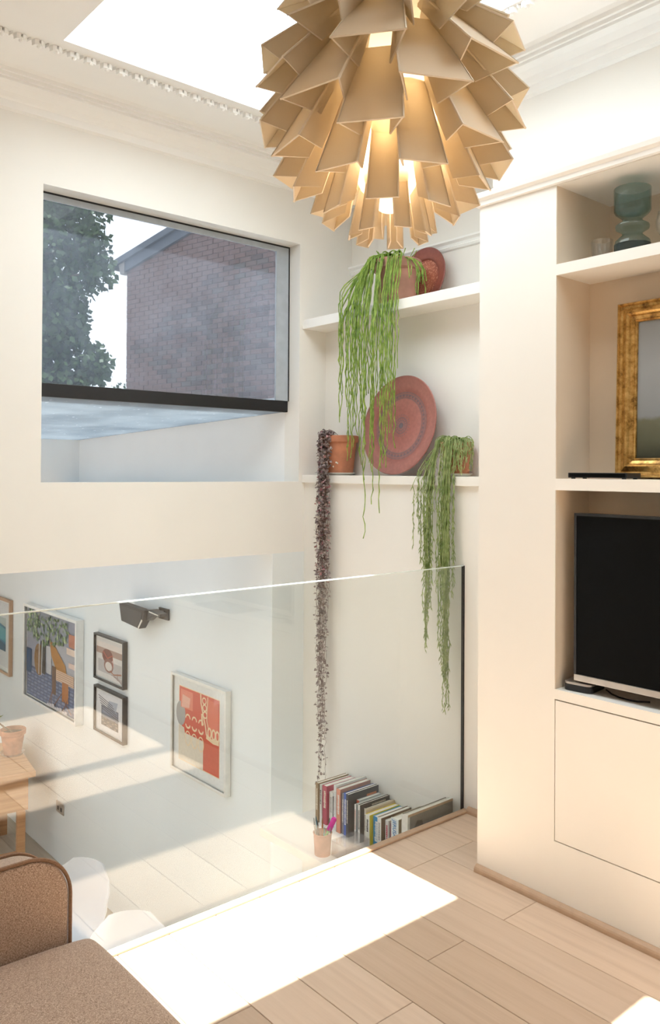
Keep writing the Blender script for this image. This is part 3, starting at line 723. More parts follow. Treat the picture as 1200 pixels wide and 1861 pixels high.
# --- the big trailing plant on the upper shelf
rng = random.Random(11)
px_, py_, pz_ = 2.965, 2.955, 2.335
tp = thing('trailing_plant', 'large clay pot with long bright green trailing stems on the upper shelf', 'plant', (px_, py_, pz_))
pot_mesh(.235, .088, .118, .05, .005).build('pot', M['terrap'], tp, smooth=True, angle=.5)
m = MB(); m.lathe([(.109, .205), (.08, .215), (.03, .22), (0, .22)], 24); m.build('soil', M['soil'], tp, smooth=True)
loc = Vector((px_, py_, pz_))
zs = []
for k in range(70):
    ye = 2.735 + .465*rng.random()**.85
    q = rng.random()
    if k < 6: ze = [1.17, 1.30, 1.34, 1.50, 1.46, 1.56][k]; ye = [2.985, 2.88, 2.955, 2.93, 2.99, 2.86][k]
    elif q < .40: ze = rng.uniform(1.50, 1.78)
    elif q < .8: ze = rng.uniform(1.75, 2.05)
    else: ze = rng.uniform(2.05, 2.30)
    if ye > 3.12 and k > 5: ze = max(ze, 1.72+rng.uniform(0, .3))
    if ye < 2.79: ze = max(ze, 1.5)
    aa = rng.uniform(-PI, PI); r0 = rng.uniform(.01, .09)
    start = Vector((px_+r0*math.cos(aa), py_+r0*math.sin(aa), pz_+.215))
    side = (ye-2.955)/.2
    over = Vector((px_-.125*math.cos(side*1.0)-rng.uniform(0, .02), py_+.155*math.sin(max(-1.1, min(1.35, side*1.05))), pz_+.225+rng.uniform(-.02, .03)))
    P = hang_strand(rng, start, over, ye, rng.uniform(2.765, 2.805), ze)
    m = MB(); pts = [p-loc for p in P]
    rr = [.0040*(1.0 if i % 2 else .72)*(1.15-.5*i/len(pts)) for i in range(len(pts))]
    m.tube(pts, rr, 5); o = m.build('stem', M['strand'], tp)
for k in range(12):     # shorter stems falling over the right of the rim
    aa = rng.uniform(-2.0, -1.0); st = Vector((px_, py_, pz_+.215)); ov = Vector((px_+.14*math.cos(aa)-.03, py_+.15*math.sin(aa), pz_+.21))
    P = hang_strand(rng, st, ov, ov.y-.02-.03*rng.random(), ov.x-.01, pz_+rng.uniform(.03, .13))
    m = MB(); m.tube([p-loc for p in P], .0028, 5); m.build('stem', M['strand'], tp)
for k in range(9):      # springy new shoots
    aa = rng.uniform(0, 6.28); r1 = rng.uniform(.02, .09)
    a = Vector((r1*math.cos(aa), r1*math.sin(aa), .215))
    m = MB(); m.tube([a, a+Vector((.01*math.cos(aa), .01*math.sin(aa), .035)), a+Vector((.03*math.cos(aa), .035*math.sin(aa), .05+.02*rng.random()))], .0022, 5); m.build('shoot', M['strand'], tp)
# --- sage green trailing plant at the right of the lower shelf
qx, qy, qz = 2.898, 2.495, 1.482
saucer(qx, qy, qz, .072, 'white saucer under the clay pot beside the cabinet')
sp = thing('trailing_plant', 'clay pot with sage green trailing stems at the cabinet end of lower shelf', 'plant', (qx, qy, qz+.0055))
pot_mesh(.152, .056, .072, .034, .004).build('pot', M['terra'], sp, smooth=True, angle=.5)
m = MB(); m.lathe([(.067, .13), (.04, .138), (0, .14)], 20); m.build('soil', M['soil'], sp, smooth=True)
loc = Vector((qx, qy, qz+.0055))
for k in range(96):
    right = k % 3 != 0
    if right: ye = rng.gauss(2.478, .028); ze = rng.choice([.43, .50, .56, .62, .7, .8, .9, 1.0])+rng.uniform(-.02, .1)
    else: ye = rng.gauss(2.605, .022); ze = rng.choice([.70, .82, .92, 1.0, 1.1, 1.2])+rng.uniform(-.02, .1)
    ye = max(2.432, min(2.665, ye))
    if right and ze < .62: ye = 2.452 + .02*rng.random()
    if not right and ze < .95: ye = 2.56 + .03*rng.random()
    aa = rng.uniform(-PI, PI); r0 = rng.uniform(0, .055)
    start = Vector((qx+r0*math.cos(aa), qy+r0*math.sin(aa), qz+.14))
    s = (ye-qy)/.1
    over = Vector((qx-.082*math.cos(s*.9)-rng.uniform(0, .012), qy+.088*math.sin(max(-1.2, min(1.3, s))), qz+.152+rng.uniform(-.01, .018)))
    xe = rng.uniform(2.775, 2.805)
    if k % 4 == 3:      # short stems draped over the front and right of the pot
        a2 = PI+rng.uniform(.55, 1.65); over = Vector((qx+.090*math.cos(a2), qy+.090*math.sin(a2), qz+.152+rng.uniform(-.008, .014)))
        xe = max(2.80, over.x-.006); ye = over.y-.006; ze = rng.uniform(1.50, 1.60)
    P = hang_strand(rng, start, over, ye, xe, ze, .005, .03)
    m = MB(); pts = [p-loc for p in P]
    m.tube(pts, [.0021*(1.1-.4*i/len(pts)) for i in range(len(pts))], 4)
    for i in range(2, len(pts)-1):     # short finger leaves pointing down along the stem
        for s_ in range(2):
            p = pts[i]+(pts[i+1]-pts[i])*rng.random(); a2 = rng.uniform(0, 6.28); L = rng.uniform(.016, .030)
            dr = Vector((math.cos(a2)*.42, math.sin(a2)*.42, -1)).normalized()*L
            sd = dr.cross(Vector((math.cos(a2+1.57), math.sin(a2+1.57), 0))).normalized()*.0020
            n_ = Vector((-math.sin(a2), math.cos(a2), 0))*.0020
            m.poly([p, p+dr*.5+n_, p+dr]); m.poly([p, p+dr, p+dr*.5-n_]); m.poly([p, p+dr*.5+sd, p+dr, p+dr*.5-sd])
    m.build('stem', M['strand2'], sp)
# --- string-of-hearts plant at the left of the lower shelf
hx, hy, hz = 2.898, 3.315, 1.482
saucer(hx, hy, hz, .085, 'white saucer under the orange clay pot by the window wall')
hp = thing('trailing_plant', 'orange clay pot with a long dark purple heart-leaf trail by the window wall', 'plant', (hx, hy, hz+.0055))
pot_mesh(.205, .072, .094, .036, .005).build('pot', M['terra'], hp, smooth=True, angle=.5)
m = MB(); m.lathe([(.087, .178), (.05, .187), (0, .19)], 20); m.build('soil', M['soil'], hp, smooth=True)
m = MB()
for yy, zz in ((-.02, .155), (-.005, .157), (.03, .062), (.036, .058), (.012, .04)):
    rr = .072+(.094-.072)*zz/.17
    a = PI + yy/rr*1.0 + .25; m.sphere((rr*1.012*math.cos(a), rr*1.012*math.sin(a), zz), .0045, .0045, .005, 8, 5)
tag(m.build('lime_spot', M['saucer'], hp), kind='stuff')
loc = Vector((hx, hy, hz+.0055))
lm = MB(); lm2 = MB()
def heart(mb, p, d, n, s):
    """a small folded heart leaf"""
    t = d.cross(n).normalized()
    a = p; tip = p+d*s; l1 = p+d*s*.25+t*s*.55+n*s*.12; r1 = p+d*s*.25-t*s*.55+n*s*.12; l0 = p-d*s*.15+t*s*.32; r0 = p-d*s*.15-t*s*.32
    mb.poly([a, l0, l1, tip]); mb.poly([a, tip, r1, r0])
for k in range(26):
    ye = rng.gauss(3.333, .030); ye = max(3.255, min(3.40, ye))
    ze = [-.17, -.15, -.12, -.05, .0, .08, .15][k] if k < 7 else rng.uniform(.0, 1.0)
    if ze < .1: ye = 3.325+rng.uniform(-.025, .03)
    aa = rng.uniform(1.5, 4.2); start = Vector((hx+.05*math.cos(aa), hy+.05*math.sin(aa), hz+.19))
    over = Vector((hx-.098-rng.uniform(0, .015), hy+.005+(ye-3.33)*.8+rng.uniform(-.01, .03), hz+.205+rng.uniform(-.005, .02)))
    P = hang_strand(rng, start, over, ye, rng.uniform(2.768, 2.805), ze, .006, .035)
    pts = [p-loc for p in P]
    m = MB(); m.tube(pts, .0009, 3); m.build('vine', M['vine'], hp)
    dens = 4.2
    for i in range(3, len(pts)-1):
        zabs = pts[i].z+loc.z
        cnt = 3 if zabs > 1.15 else (2 if rng.random() < .75 else 1)
        for _ in range(cnt):
            p = pts[i]+(pts[i+1]-pts[i])*rng.random()
            a2 = rng.uniform(0, 6.28); d = Vector((math.cos(a2), math.sin(a2), rng.uniform(-.9, .3))).normalized()
            n = Vector((rng.uniform(-1, 1), rng.uniform(-1, 1), rng.uniform(.2, 1))).normalized()
            n = (n-d*n.dot(d)).normalized()
            heart(lm2 if rng.random() < .12 and zabs > .9 else lm, p+d*.006, d, n, rng.uniform(.009, .0185))
tag(lm.build('leaf', M['heart'], hp), kind='stuff'); tag(lm2.build('pink_leaf', M['heart2'], hp), 'dusky pink leaves on the upper trail', kind='stuff')

# ------------------------------------------------------------------ lower level: white ledge, books, pen pot
LZ_ = -.25
lg = B('ledge', M['shelf'], [(2.375, XB, GY+.06, 3.30, LZ_-.04, LZ_)], bev=.002); tag(lg, 'white ledge below the oak floor carrying the row of books', 'ledge')
B('bracket', M['shelf'], [(2.70, XB, GY+.2, GY+.23, LZ_-.2, LZ_-.04), (2.70, XB, 3.2, 3.23, LZ_-.2, LZ_-.04)], lg)
WH = (.82, .81, .77); DK = (.045, .045, .05); CR = (.78, .70, .56)
# depth, height, thickness, spine colour, board colour, title colour, label
BK = [(.200, .195, .014, (.33, .22, .12), (.33, .22, .12), CR, 'brown paperback at the far end of the book row'),
      (.195, .190, .009, WH, WH, DK, 'thin white book second from the far end'),
      (.190, .192, .022, (.45, .05, .10), (.45, .05, .10), CR, 'crimson book near the far end of the row'),
      (.175, .165, .018, WH, WH, (.5, .5, .5), 'short white book between crimson and black books'),
      (.182, .150, .018, DK, DK, (.3, .3, .3), 'short black book under the tall pale book end'),
      (.200, .222, .012, (.80, .80, .80), (.74, .76, .76), (.6, .6, .6), 'tall pale grey white book beside the salmon one'),
      (.198, .212, .019, (.72, .30, .20), (.50, .28, .24), WH, 'salmon orange book with white spine title'),
      (.192, .196, .010, (.22, .22, .25), (.20, .2, .22), WH, 'slim charcoal book beside the blue spine'),
      (.196, .203, .020, (.05, .13, .52), (.05, .10, .35), WH, 'royal blue book with white spine title'),
      (.200, .205, .016, DK, (.07, .075, .085), (.75, .7, .6), 'dark charcoal hardback with red cover label'),
      (.150, .170, .018, (.80, .18, .10), (.60, .64, .66), WH, 'bright red-orange spined book with grey boards'),
      (.180, .150, .013, DK, DK, (.6, .6, .6), 'short black spined book beside the red-orange spine'),
      (.196, .172, .011, WH, (.70, .72, .70), (.5, .1, .1), 'thin white book with pale green boards'),
      (.180, .135, .010, (.14, .16, .50), (.2, .2, .3), WH, 'small violet blue book in the middle of the row'),
      (.196, .178, .014, WH, (.06, .06, .06), DK, 'white spined book with black lettered front board'),
      (.170, .160, .020, (.83, .82, .80), (.05, .045, .04), (.6, .1, .1), 'thick white book with black and tan cover'),
      (.190, .165, .012, (.70, .63, .55), (.62, .5, .36), DK, 'beige book beside the yellow banded one'),
      (.196, .152, .016, (.85, .84, .76), (.86, .66, .04), DK, 'cream spined book with bright yellow board'),
      (.180, .150, .022, (.03, .30, .62), (.06, .40, .66), WH, 'bright sky blue book'),
      (.196, .163, .014, WH, (.20, .13, .08), (.4, .4, .4), 'white spined book with dark brown board'),
      (.176, .155, .012, (.80, .79, .78), (.75, .74, .72), (.5, .05, .1), 'slim off-white book with red spine patch'),
      (.170, .146, .010, (.30, .03, .07), (.3, .05, .08), WH, 'thin dark red book'),
      (.190, .188, .026, (.84, .86, .84), (.45, .38, .26), (.05, .25, .55), 'white book lettered JERUSALEM in blue on its spine'),
      (.180, .186, .018, (.36, .30, .20), (.40, .34, .24), CR, 'olive brown patterned cover book near the glass')]
yb = 3.178
for i, (dp, hh, th, cs, cb_, ct, lab) in enumerate(BK):
    th *= 1.5 if i < 8 else (.95 if i < 17 else 1.75)
    y1 = yb; y0 = yb-th; yb = y0-(.003 if i < 17 else .007)
    x1 = XB-.004; x0 = x1-dp-rng.uniform(0, .004)
    o = thing('book', lab, 'book', ((x0+x1)/2, (y0+y1)/2, LZ_), group='books on the white ledge')
    hx_, ht = (x1-x0)/2, th/2
    m = MB(); t = .0018
    m.box(-hx_, -hx_+t, -ht, ht, 0, hh, cs); m.box(-hx_+t, hx_, -ht, -ht+t, 0, hh, cb_); m.box(-hx_+t, hx_, ht-t, ht, 0, hh, cb_)
    m.build('cover', M['ink'], o, bev=.0006, seg=1)
    B('pages', M['saucer'], [(-hx_+t+.0004, hx_-.004, -ht+t+.0003, ht-t-.0003, .003, hh-.003)], o)
    if 'JERUSALEM' in lab: jb = (o, hx_, hh, th)
    elif th > .0095:
        m = MB(); zz = hh*.86; L = hh*rng.uniform(.35, .6); e = zz-L
        while zz > e:
            s = rng.uniform(.004, .010); ww = ht*rng.uniform(.35, .55)
            m.box(-hx_-.0004, -hx_+.0002, -ww, ww*rng.uniform(.5, 1), zz-s*.8, zz, ct); zz -= s
        tag(m.build('spine_title', M['ink'], o), kind='stuff')
    if 'red cover label' in lab: B('cover_label', M['terra'], [(.02, .085, -ht-.0006, -ht+.0002, hh-.062, hh-.026)], o)
    if 'yellow board' in lab:
        m = MB(); m.box(-hx_+.03, hx_-.006, -ht-.0006, -ht+.0002, .0, hh-.028, (.50, .46, .48)); m.build('cover_panel', M['ink'], o)
    if 'black lettered' in lab:
        m = MB(); xx = -.02
        for q in range(11): m.box(xx, xx+.005, -ht-.0006, -ht+.0002, hh-.028, hh-.012, CR); xx += .0085
        tag(m.build('cover_title', M['ink'], o), kind='stuff')
    if 'black and tan' in lab:
        m = MB(); m.box(.0, hx_-.006, -ht-.0006, -ht+.0002, hh*.4, hh-.004, (.60, .48, .33)); m.build('cover_panel', M['ink'], o)
def lettering(txt, name, size, mat, parent, loc, rot, depth=.0006, sx=1.0):
    cu = bpy.data.curves.new(name, 'FONT'); cu.body = txt; cu.size = size; cu.extrude = depth; cu.align_x = 'LEFT'
    tmp = bpy.data.objects.new(name+'_curve', cu); C.objects.link(tmp)
    me = bpy.data.meshes.new_from_object(tmp.evaluated_get(bpy.context.evaluated_depsgraph_get()))
    bpy.data.objects.remove(tmp); me.materials.clear(); me.materials.append(mat)
    o = bpy.data.objects.new(name, me); C.objects.link(o); o.parent = parent
    o.matrix_local = Matrix.Translation(loc) @ rot.to_4x4() @ Matrix.Diagonal((sx, 1, 1, 1)); return o
M['blueink'] = simple('blue_lettering', (.04, .25, .55), 0.5)
o, hx_, hh, th = jb
# text runs down the spine: x_text -> -Z, y_text -> -Y (right), normal -> -X
lettering('JERUSALEM', 'spine_title', .030, M['blueink'], o, (-hx_-.0008, .011, hh-.008), Matrix(((0, 0, -1), (0, -1, 0), (-1, 0, 0))), sx=.80)
# the big landscape-format book facing out beside the glass
yb2 = 2.462
o = thing('book', 'wide book with grey photographic front cover lying against the glass end', 'book', (2.685, yb2, LZ_), group='books on the white ledge')
m = MB(); m.box(-.145, -.142, -.011, .011, 0, .286, WH); m.box(-.142, .145, -.011, -.009, 0, .286, (.30, .28, .25)); m.box(-.142, .145, .009, .011, 0, .286, WH); m.build('cover', M['ink'], o, bev=.0006, seg=1)
B('pages', M['saucer'], [(-.1415, .142, -.0088, .0088, .003, .283)], o)
m = MB(); m.box(-.142, .145, -.0116, -.0109, .276, .286, (.62, .44, .30)); m.box(-.142, -.132, -.0116, -.0109, 0, .276, (.75, .74, .70))
m.prism([(-.10, .15), (-.06, .15), (-.045, .21), (-.055, .245), (-.085, .25), (-.105, .22)], 1, -.0117, -.0109, (.17, .15, .14)); m.build('cover_print', M['ink'], o)
o = thing('book', 'pale cream book standing behind the grey photographic cover', 'book', (2.69, 2.486, LZ_), group='books on the white ledge')
m = MB(); m.box(-.142, -.140, -.008, .008, 0, .278, WH); m.box(-.140, .142, -.008, -.0062, 0, .278, CR); m.box(-.140, .142, .0062, .008, 0, .278, (.2, .18, .15)); m.build('cover', M['ink'], o)
B('pages', M['saucer'], [(-.1395, .139, -.006, .006, .003, .275)], o)

pc = thing('pencil_pot', 'pink terracotta pot holding pens and a bright pink highlighter', 'pot', (2.432, 2.885, LZ_))
m = MB(); m.lathe([(0, 0), (.036, 0), (.0415, .092), (.043, .092), (.0445, .10), (.040, .10), (.037, .08), (.033, .006), (0, .006)], 28); m.build('pot', M['terrap'], pc, smooth=True, angle=.5)
PC = [((.03, .35, .16), 1, .0), ((.75, .25, .05), .95, .9), ((.02, .25, .35), 1.05, 1.7), ((.80, .80, .78), 1.1, 2.6), ((.05, .05, .06), 1.1, 3.4), ((.04, .40, .42), .9, 4.2), ((.75, .72, .65), .85, 5.0), ((.10, .08, .30), 1, 5.6)]
for i, (c, L, a) in enumerate(PC):
    o = thing('pen', ['green pen', 'orange pen', 'dark blue pen', 'white pen', 'black pen', 'teal pen', 'ivory pen', 'indigo pen'][i] + ' standing in the pink terracotta pot', 'pen', (2.432+.02*math.cos(a), 2.885+.02*math.sin(a), LZ_+.008), group='pens in the terracotta pot')
    e = Vector((.022*math.cos(a), .022*math.sin(a), .145*L)); m = MB(); m.tube([(0, 0, 0), e*.8], .0036, 8, c); m.tube([e*.8, e], [.0036, .0016], 8, (c[0]*.5, c[1]*.5, c[2]*.5)); m.build('barrel', M['ink'], o)
    m = MB(); m.tube([e*.45, e*.78], .0042, 8, (c[0]*.7, c[1]*.7, c[2]*.7)); m.build('cap', M['ink'], o)
o = thing('highlighter', 'bright magenta pink highlighter with green body leaning in the pot', 'pen', (2.420, 2.899, LZ_+.008), group='pens in the terracotta pot')
e = Vector((.045, -.055, .155)); m = MB(); m.tube([(0, 0, 0), e*.72], .006, 10, (.10, .55, .12)); m.build('barrel', M['ink'], o)
m = MB(); m.tube([e*.66, e*.70, e*1.0, e*1.04], [.008, .0125, .0125, .009], 12, (.85, .01, .42)); m.build('cap', M['ink'], o, smooth=True)
ab = thing('acrylic_box', 'clear acrylic desk box beside the pencil pot', 'box', (2.53, 2.80, LZ_))
B('lid', M['acrylic'], [(-.075, .075, -.05, .05, .066, .070)], ab)
B('tray', M['acrylic'], [(-.075, .075, -.05, .05, 0, .003), (-.075, -.072, -.05, .05, .003, .066), (.072, .075, -.05, .05, .003, .066), (-.072, .072, -.05, -.047, .003, .066), (-.072, .072, .047, .05, .003, .066)], ab)

# ------------------------------------------------------------------ pictures on the lower wall (local x right, y up, z out of the wall)
def picture(name, label, y_left, z_bot, W, H, bar, dep, fm, parts, mat_in=None, mount=(.82, .83, .80), cat='picture', deep=1.0):
    o = thing(name, label, cat, (XP-.002, y_left, z_bot), rot=WALLROT)
    frame(o, 'frame', W, H, [(0, 0), (0, dep), (bar, dep), (bar, dep-.008)], fm)
    zo = dep-.015-len(parts)*.00003
    m = MB(); m.box(bar*.8, W-bar*.8, bar*.8, H-bar*.8, zo-.004, zo, mount); m.build('mount', M['ink'], o)
    m = MB()
    for k, (col, pts) in enumerate(parts): m.poly([(a, b, zo+.0005+.00003*k) for a, b in pts], tuple(x**deep for x in col))
    m.build('print', M['ink'], o)
    B('glazing', M['picglass'], [(bar*.9, W-bar*.9, bar*.9, H-bar*.9, dep-.010, dep-.008)], o)
    return o
def rect(x0, y0, x1, y1): return [(x0, y0), (x1, y0), (x1, y1), (x0, y1)]
def disc(cx, cy_, rx, ry, n=18, a0=0, a1=2*PI): return [(cx+rx*math.cos(a0+(a1-a0)*k/n), cy_+ry*math.sin(a0+(a1-a0)*k/n)) for k in range(n if a1-a0 > 6.2 else n+1)]
def arcs(cx, cy_, rx, ry, wd, a0, a1, n=10):
    return disc(cx, cy_, rx, ry, n, a0, a1) + list(reversed(disc(cx, cy_, rx-wd, ry-wd, n, a0, a1)))
def ringp(cx, cy_, rx, ry, wd): return [arcs(cx, cy_, rx, ry, wd, 0, PI, 10), arcs(cx, cy_, rx, ry, wd, PI, 2*PI, 10)]
def stroke(pts, wd):
    L = []; R = []
    for i, p in enumerate(pts):
        a = pts[max(0, i-1)]; b = pts[min(len(pts)-1, i+1)]; d = math.hypot(b[0]-a[0], b[1]-a[1]) or 1
        nx, ny = -(b[1]-a[1])/d*wd/2, (b[0]-a[0])/d*wd/2
        L.append((p[0]+nx, p[1]+ny)); R.append((p[0]-nx, p[1]-ny))
    return L+list(reversed(R))
RD = (.62, .07, .03); CRM = (.84, .66, .42)
A = [(CRM, rect(.078, .076, .538, .530)), (RD, rect(.083, .081, .533, .525)), ((.74, .68, .56), rect(.083, .081, .36, .25)), ((.34, .34, .33), disc(.10, .36, .055, .075)), ((.70, .64, .52), [(.083, .25), (.16, .22), (.14, .28), (.083, .29)])]
A += [((.76, .22, .14), rect(.10, .40, .24, .51)), ((.80, .42, .32), [(.11, .40), (.20, .41), (.21, .47), (.12, .48)]), ((.62, .10, .05), rect(.36, .09, .525, .25)), ((.72, .15, .08), [(.42, .27), (.52, .30), (.52, .50), (.40, .51)])]
for cx in (.185, .26, .335):
    A += [(CRM, arcs(cx, .345, .030, .028, .010, 0, PI)), (CRM, arcs(cx, .308, .030, .026, .012, PI, 2*PI))]
    for q in ringp(cx, .225, .034, .046, .008): A.append((CRM, q))
for cx, cy_ in ((.37, .490), (.375, .450), (.38, .41)):
    for q in ringp(cx, cy_, .024, .022, .008): A.append((CRM, q))
A += [(CRM, stroke([(.33, .525), (.335, .47), (.36, .40), (.385, .345), (.395, .30), (.43, .275), (.53, .29)], .012)), (CRM, stroke([(.41, .52), (.40, .43), (.40, .38), (.42, .33)], .008))]
for cx in (.43, .475, .515):
    for q in ringp(cx, .315, .024, .034, .012): A.append((CRM, q))
A += [(CRM, stroke([(.395, .286), (.47, .272), (.53, .276)], .022)), (CRM, stroke([(.345, .41), (.35, .34)], .016))]
picture('framed_print', 'red and cream abstract print in a pale frame on lower wall', 4.546, -.350, .622, .598, .016, .036, M['silverframe'], A, mount=(.78, .80, .78))
# courtyard reflection painted in as flat colours, in a thick white frame
A = [((.40, .42, .50), rect(.03, .03, 1.05, .76)), ((.16, .20, .32), rect(.03, .03, 1.05, .28)), ((.52, .52, .56), rect(.55, .30, 1.05, .55))]
for j in range(9):
    for i in range(14): A.append(((.24, .30, .45) if (i+j) % 2 else (.33, .38, .52), [(.04+i*.072+j*.004, .04+j*.026), (.10+i*.072+j*.004, .04+j*.026), (.10+i*.072+j*.004, .058+j*.026), (.04+i*.072+j*.004, .058+j*.026)]))
A += [((.03, .12, .25), rect(.03, .22, .14, .42)), ((.36, .22, .08), disc(.30, .36, .10, .13)), ((.10, .09, .08), rect(.34, .26, .44, .52)), ((.7, .72, .74), stroke([(.30, .24), (.31, .52)], .012)), ((.7, .72, .74), stroke([(.36, .24), (.37, .52)], .012)), ((.6, .6, .63), rect(.46, .28, .56, .5)),
      ((.55, .30, .07), [(.52, .56), (.60, .54), (.84, .40), (.86, .34), (.66, .34), (.56, .44)]), ((.22, .14, .09), rect(.58, .14, .66, .36)), ((.80, .62, .48), rect(.66, .26, 1.0, .345)), ((.52, .24, .07), rect(.78, .12, .90, .27)), ((.62, .30, .20), rect(.90, .56, 1.02, .66)), ((.86, .72, .62), rect(.86, .50, 1.02, .55)), ((.86, .70, .62), rect(.90, .40, 1.02, .44))]
for k in range(5): A.append(((.50, .34, .25), rect(.67, .268+k*.016, 1.0, .272+k*.016)))
for x0, y0, x1, y1 in ((.60, .18, .52, .05), (.62, .26, .56, .03), (.78, .18, .62, .05), (.90, .16, .78, .03), (.80, .14, .96, .05)): A.append(((.30, .16, .12), stroke([(x0, y0), (x1, y1)], .010)))
r2_ = random.Random(3)
for k in range(230):
    u = r2_.random(); cx = .05+.84*u; cy_ = .74-.26*r2_.random()*(1-.35*abs(u-.45)*2) ; s = r2_.uniform(.012, .03); a = r2_.random()*3
    g = r2_.random(); col = (.10+.55*g*g, .20+.55*g*g, .08+.40*g*g)
    A.append((col, [(cx+s*math.cos(a+q*PI/2)*(1 if q % 2 else .55), cy_+s*math.sin(a+q*PI/2)*(1 if q % 2 else .55)) for q in range(4)]))
for k in range(8): A.append(((.72, .70, .74), rect(.5+k*.05, .032, .545+k*.05, .05+.008*(k % 3))))
picture('framed_picture', 'large painted courtyard reflection with leaves and chairs in a thick white frame', 7.000, -.418, 1.085, .788, .022, .062, M['whiteframe'], A, deep=1.3)
# two small black frames
A = [((.80, .78, .76), rect(.02, .02, .45, .30)), ((.55, .42, .36), rect(.02, .19, .45, .235)), ((.86, .80, .76), rect(.02, .235, .45, .275)), ((.62, .60, .60), rect(.05, .06, .42, .15)), ((.34, .14, .10), disc(.20, .185, .085, .05)), ((.42, .24, .19), disc(.22, .12, .075, .05)), ((.80, .76, .72), disc(.22, .115, .055, .032)), ((.62, .20, .12), stroke([(.13, .21), (.2, .17), (.28, .2), (.29, .12)], .010)), ((.50, .26, .15), stroke([(.24, .09), (.30, .07), (.42, .09)], .010)), ((.45, .25, .18), stroke([(.36, .09), (.36, .04)], .007))]
for k in range(4): A.append(((.45, .36, .34), stroke([(.26+.04*k, .065-.012*k*.6), (.44, .05-.010*k)], .005)))
picture('framed_picture', 'upper of two small black frames, with pale photograph of chairs', 5.672, -.006, .470, .327, .014, .034, M['blackplastic'], A, deep=1.5)
A = [((.83, .83, .84), rect(.02, .02, .45, .30)), ((.30, .33, .38), rect(.10, .09, .37, .20)), ((.14, .15, .18), rect(.10, .06, .37, .12)), ((.40, .44, .52), rect(.12, .15, .35, .19)), ((.55, .58, .65), [(.2, .2), (.33, .19), (.36, .26), (.22, .25)])]
for k in range(6): A.append(((.22, .20, .22), stroke([(.05+.012*k, .262-.017*k), (.28+.02*k, .225-.017*k)], .006)))
for k in range(24): a = r2_.uniform(.10, .35); b_ = r2_.uniform(.06, .12); A.append(((.42, .38, .34) if k % 2 else (.08, .08, .10), rect(a, b_, a+.03, b_+.008)))
picture('framed_picture', 'lower of two small black frames, with grey seascape print', 5.665, -.383, .470, .328, .014, .034, M['blackplastic'], A, deep=1.5)
A = [((.70, .72, .72), rect(.05, .06, .62, .64)), ((.05, .20, .30), rect(.14, .20, .54, .50)), ((.10, .36, .42), [(.14, .34), (.54, .28), (.54, .40), (.14, .44)]), ((.03, .10, .16), [(.14, .20), (.54, .20), (.54, .26), (.3, .30), (.14, .27)]), ((.45, .52, .50), [(.3, .45), (.54, .42), (.54, .50), (.14, .50)])]
picture('framed_print', 'teal seascape print in a brown wooden frame at the far left', 8.09, -.345, .672, .678, .022, .03, M['trimwood'], A)
# black speaker on a bracket, double socket
spk = thing('wall_speaker', 'angled black loudspeaker on a wall bracket high on lower wall', 'speaker', (XP-.002, 5.129, .49), rot=WALLROT)
m = MB(); m.prism([(0, .125), (.36, .113), (.345, .049), (.286, -.014), (.036, .004)], 2, .05, .105); m.build('cabinet', M['greyplastic'], spk, bev=.006)
m = MB(); m.prism([(.02, .110), (.335, .100), (.325, .052), (.275, .0), (.05, .016)], 2, .1055, .109); m.build('grille', M['greyplastic'], spk)
m = MB(); m.prism([(.34, .113), (.40, .124), (.53, .112), (.528, .092), (.42, .085), (.352, .045)], 2, .03, .085); m.build('bracket', M['blackplastic'], spk, bev=.003)
m = MB(); m.box(.38, .50, .06, .13, 0, .012); m.box(.42, .46, .085, .115, .012, .035); m.build('wall_plate', M['blackplastic'], spk)
m = MB(); m.prism([(.288, .000), (.335, .055), (.346, .048), (.296, -.010)], 2, .1095, .112); tag(m.build('badge', M['saucer'], spk), 'white strip on the corner')
m = MB(); m.prism([(.39, .113), (.51, .104), (.508, .098), (.39, .106)], 2, .0855, .088); tag(m.build('label_strip', M['saucer'], spk), 'white strip on the arm')
so_ = thing('wall_socket', 'silver double wall socket low on the lower wall', 'socket', (XP-.001, 6.40, -1.21), rot=WALLROT)
B('plate', M['chrome'], [(0, .146, 0, .086, 0, .008)], so_, bev=.002)
for a in (.03, .09): inst(B('outlet', M['greyplastic'], [(0, .026, 0, .03, .0082, .0095)]).data, 'outlet', so_, (a, .02, 0))
for o in list(bpy.data.objects):
    if o.name.startswith('outlet') and o.parent is None: bpy.data.objects.remove(o)

# ------------------------------------------------------------------ dining table, pot, chairs on the lower floor
TA = math.radians(-9)
tb = thing('dining_table', 'warm orange oak table at the lower wall holding the potted plant', 'table', (1.71, 6.90, LOW), TA)
TL, TWd, THh = .80, .42, .765
B('tabletop', M['table'], [(-TL, TL, -TWd, TWd, THh-.045, THh)], tb, bev=.004)
for y_ in (-TWd+.03, TWd-.055): B('apron', M['table'], [(-TL+.10, TL-.05, y_, y_+.025, THh-.30, THh-.046)], tb)
for x_ in (-TL+.08, TL-.075): B('side_apron', M['table'], [(x_, x_+.025, -TWd+.055, TWd-.055, THh-.30, THh-.046)], tb)
for sx in (-1, 1):
    for sy in (-1, 1): B('leg', M['table'], [(sx*(TL-.10)-.03, sx*(TL-.10)+.03, sy*(TWd-.05)-.03, sy*(TWd-.05)+.03, 0, THh-.30)], tb, bev=.003)
for sy in (-1, 1): B('stretcher', M['table'], [(-TL+.13, TL-.13, sy*(TWd-.05)-.012, sy*(TWd-.05)+.012, .10, .15)], tb)
o = thing('saucer', 'clear plastic saucer under the small clay pot on the orange oak table', 'saucer', (2.43, 6.86, LOW+THh))
m = MB(); m.lathe([(0, 0), (.085, 0), (.10, .022), (.097, .022), (.083, .004), (0, .004)], 28); m.build('dish', M['acrylic'], o, smooth=True)
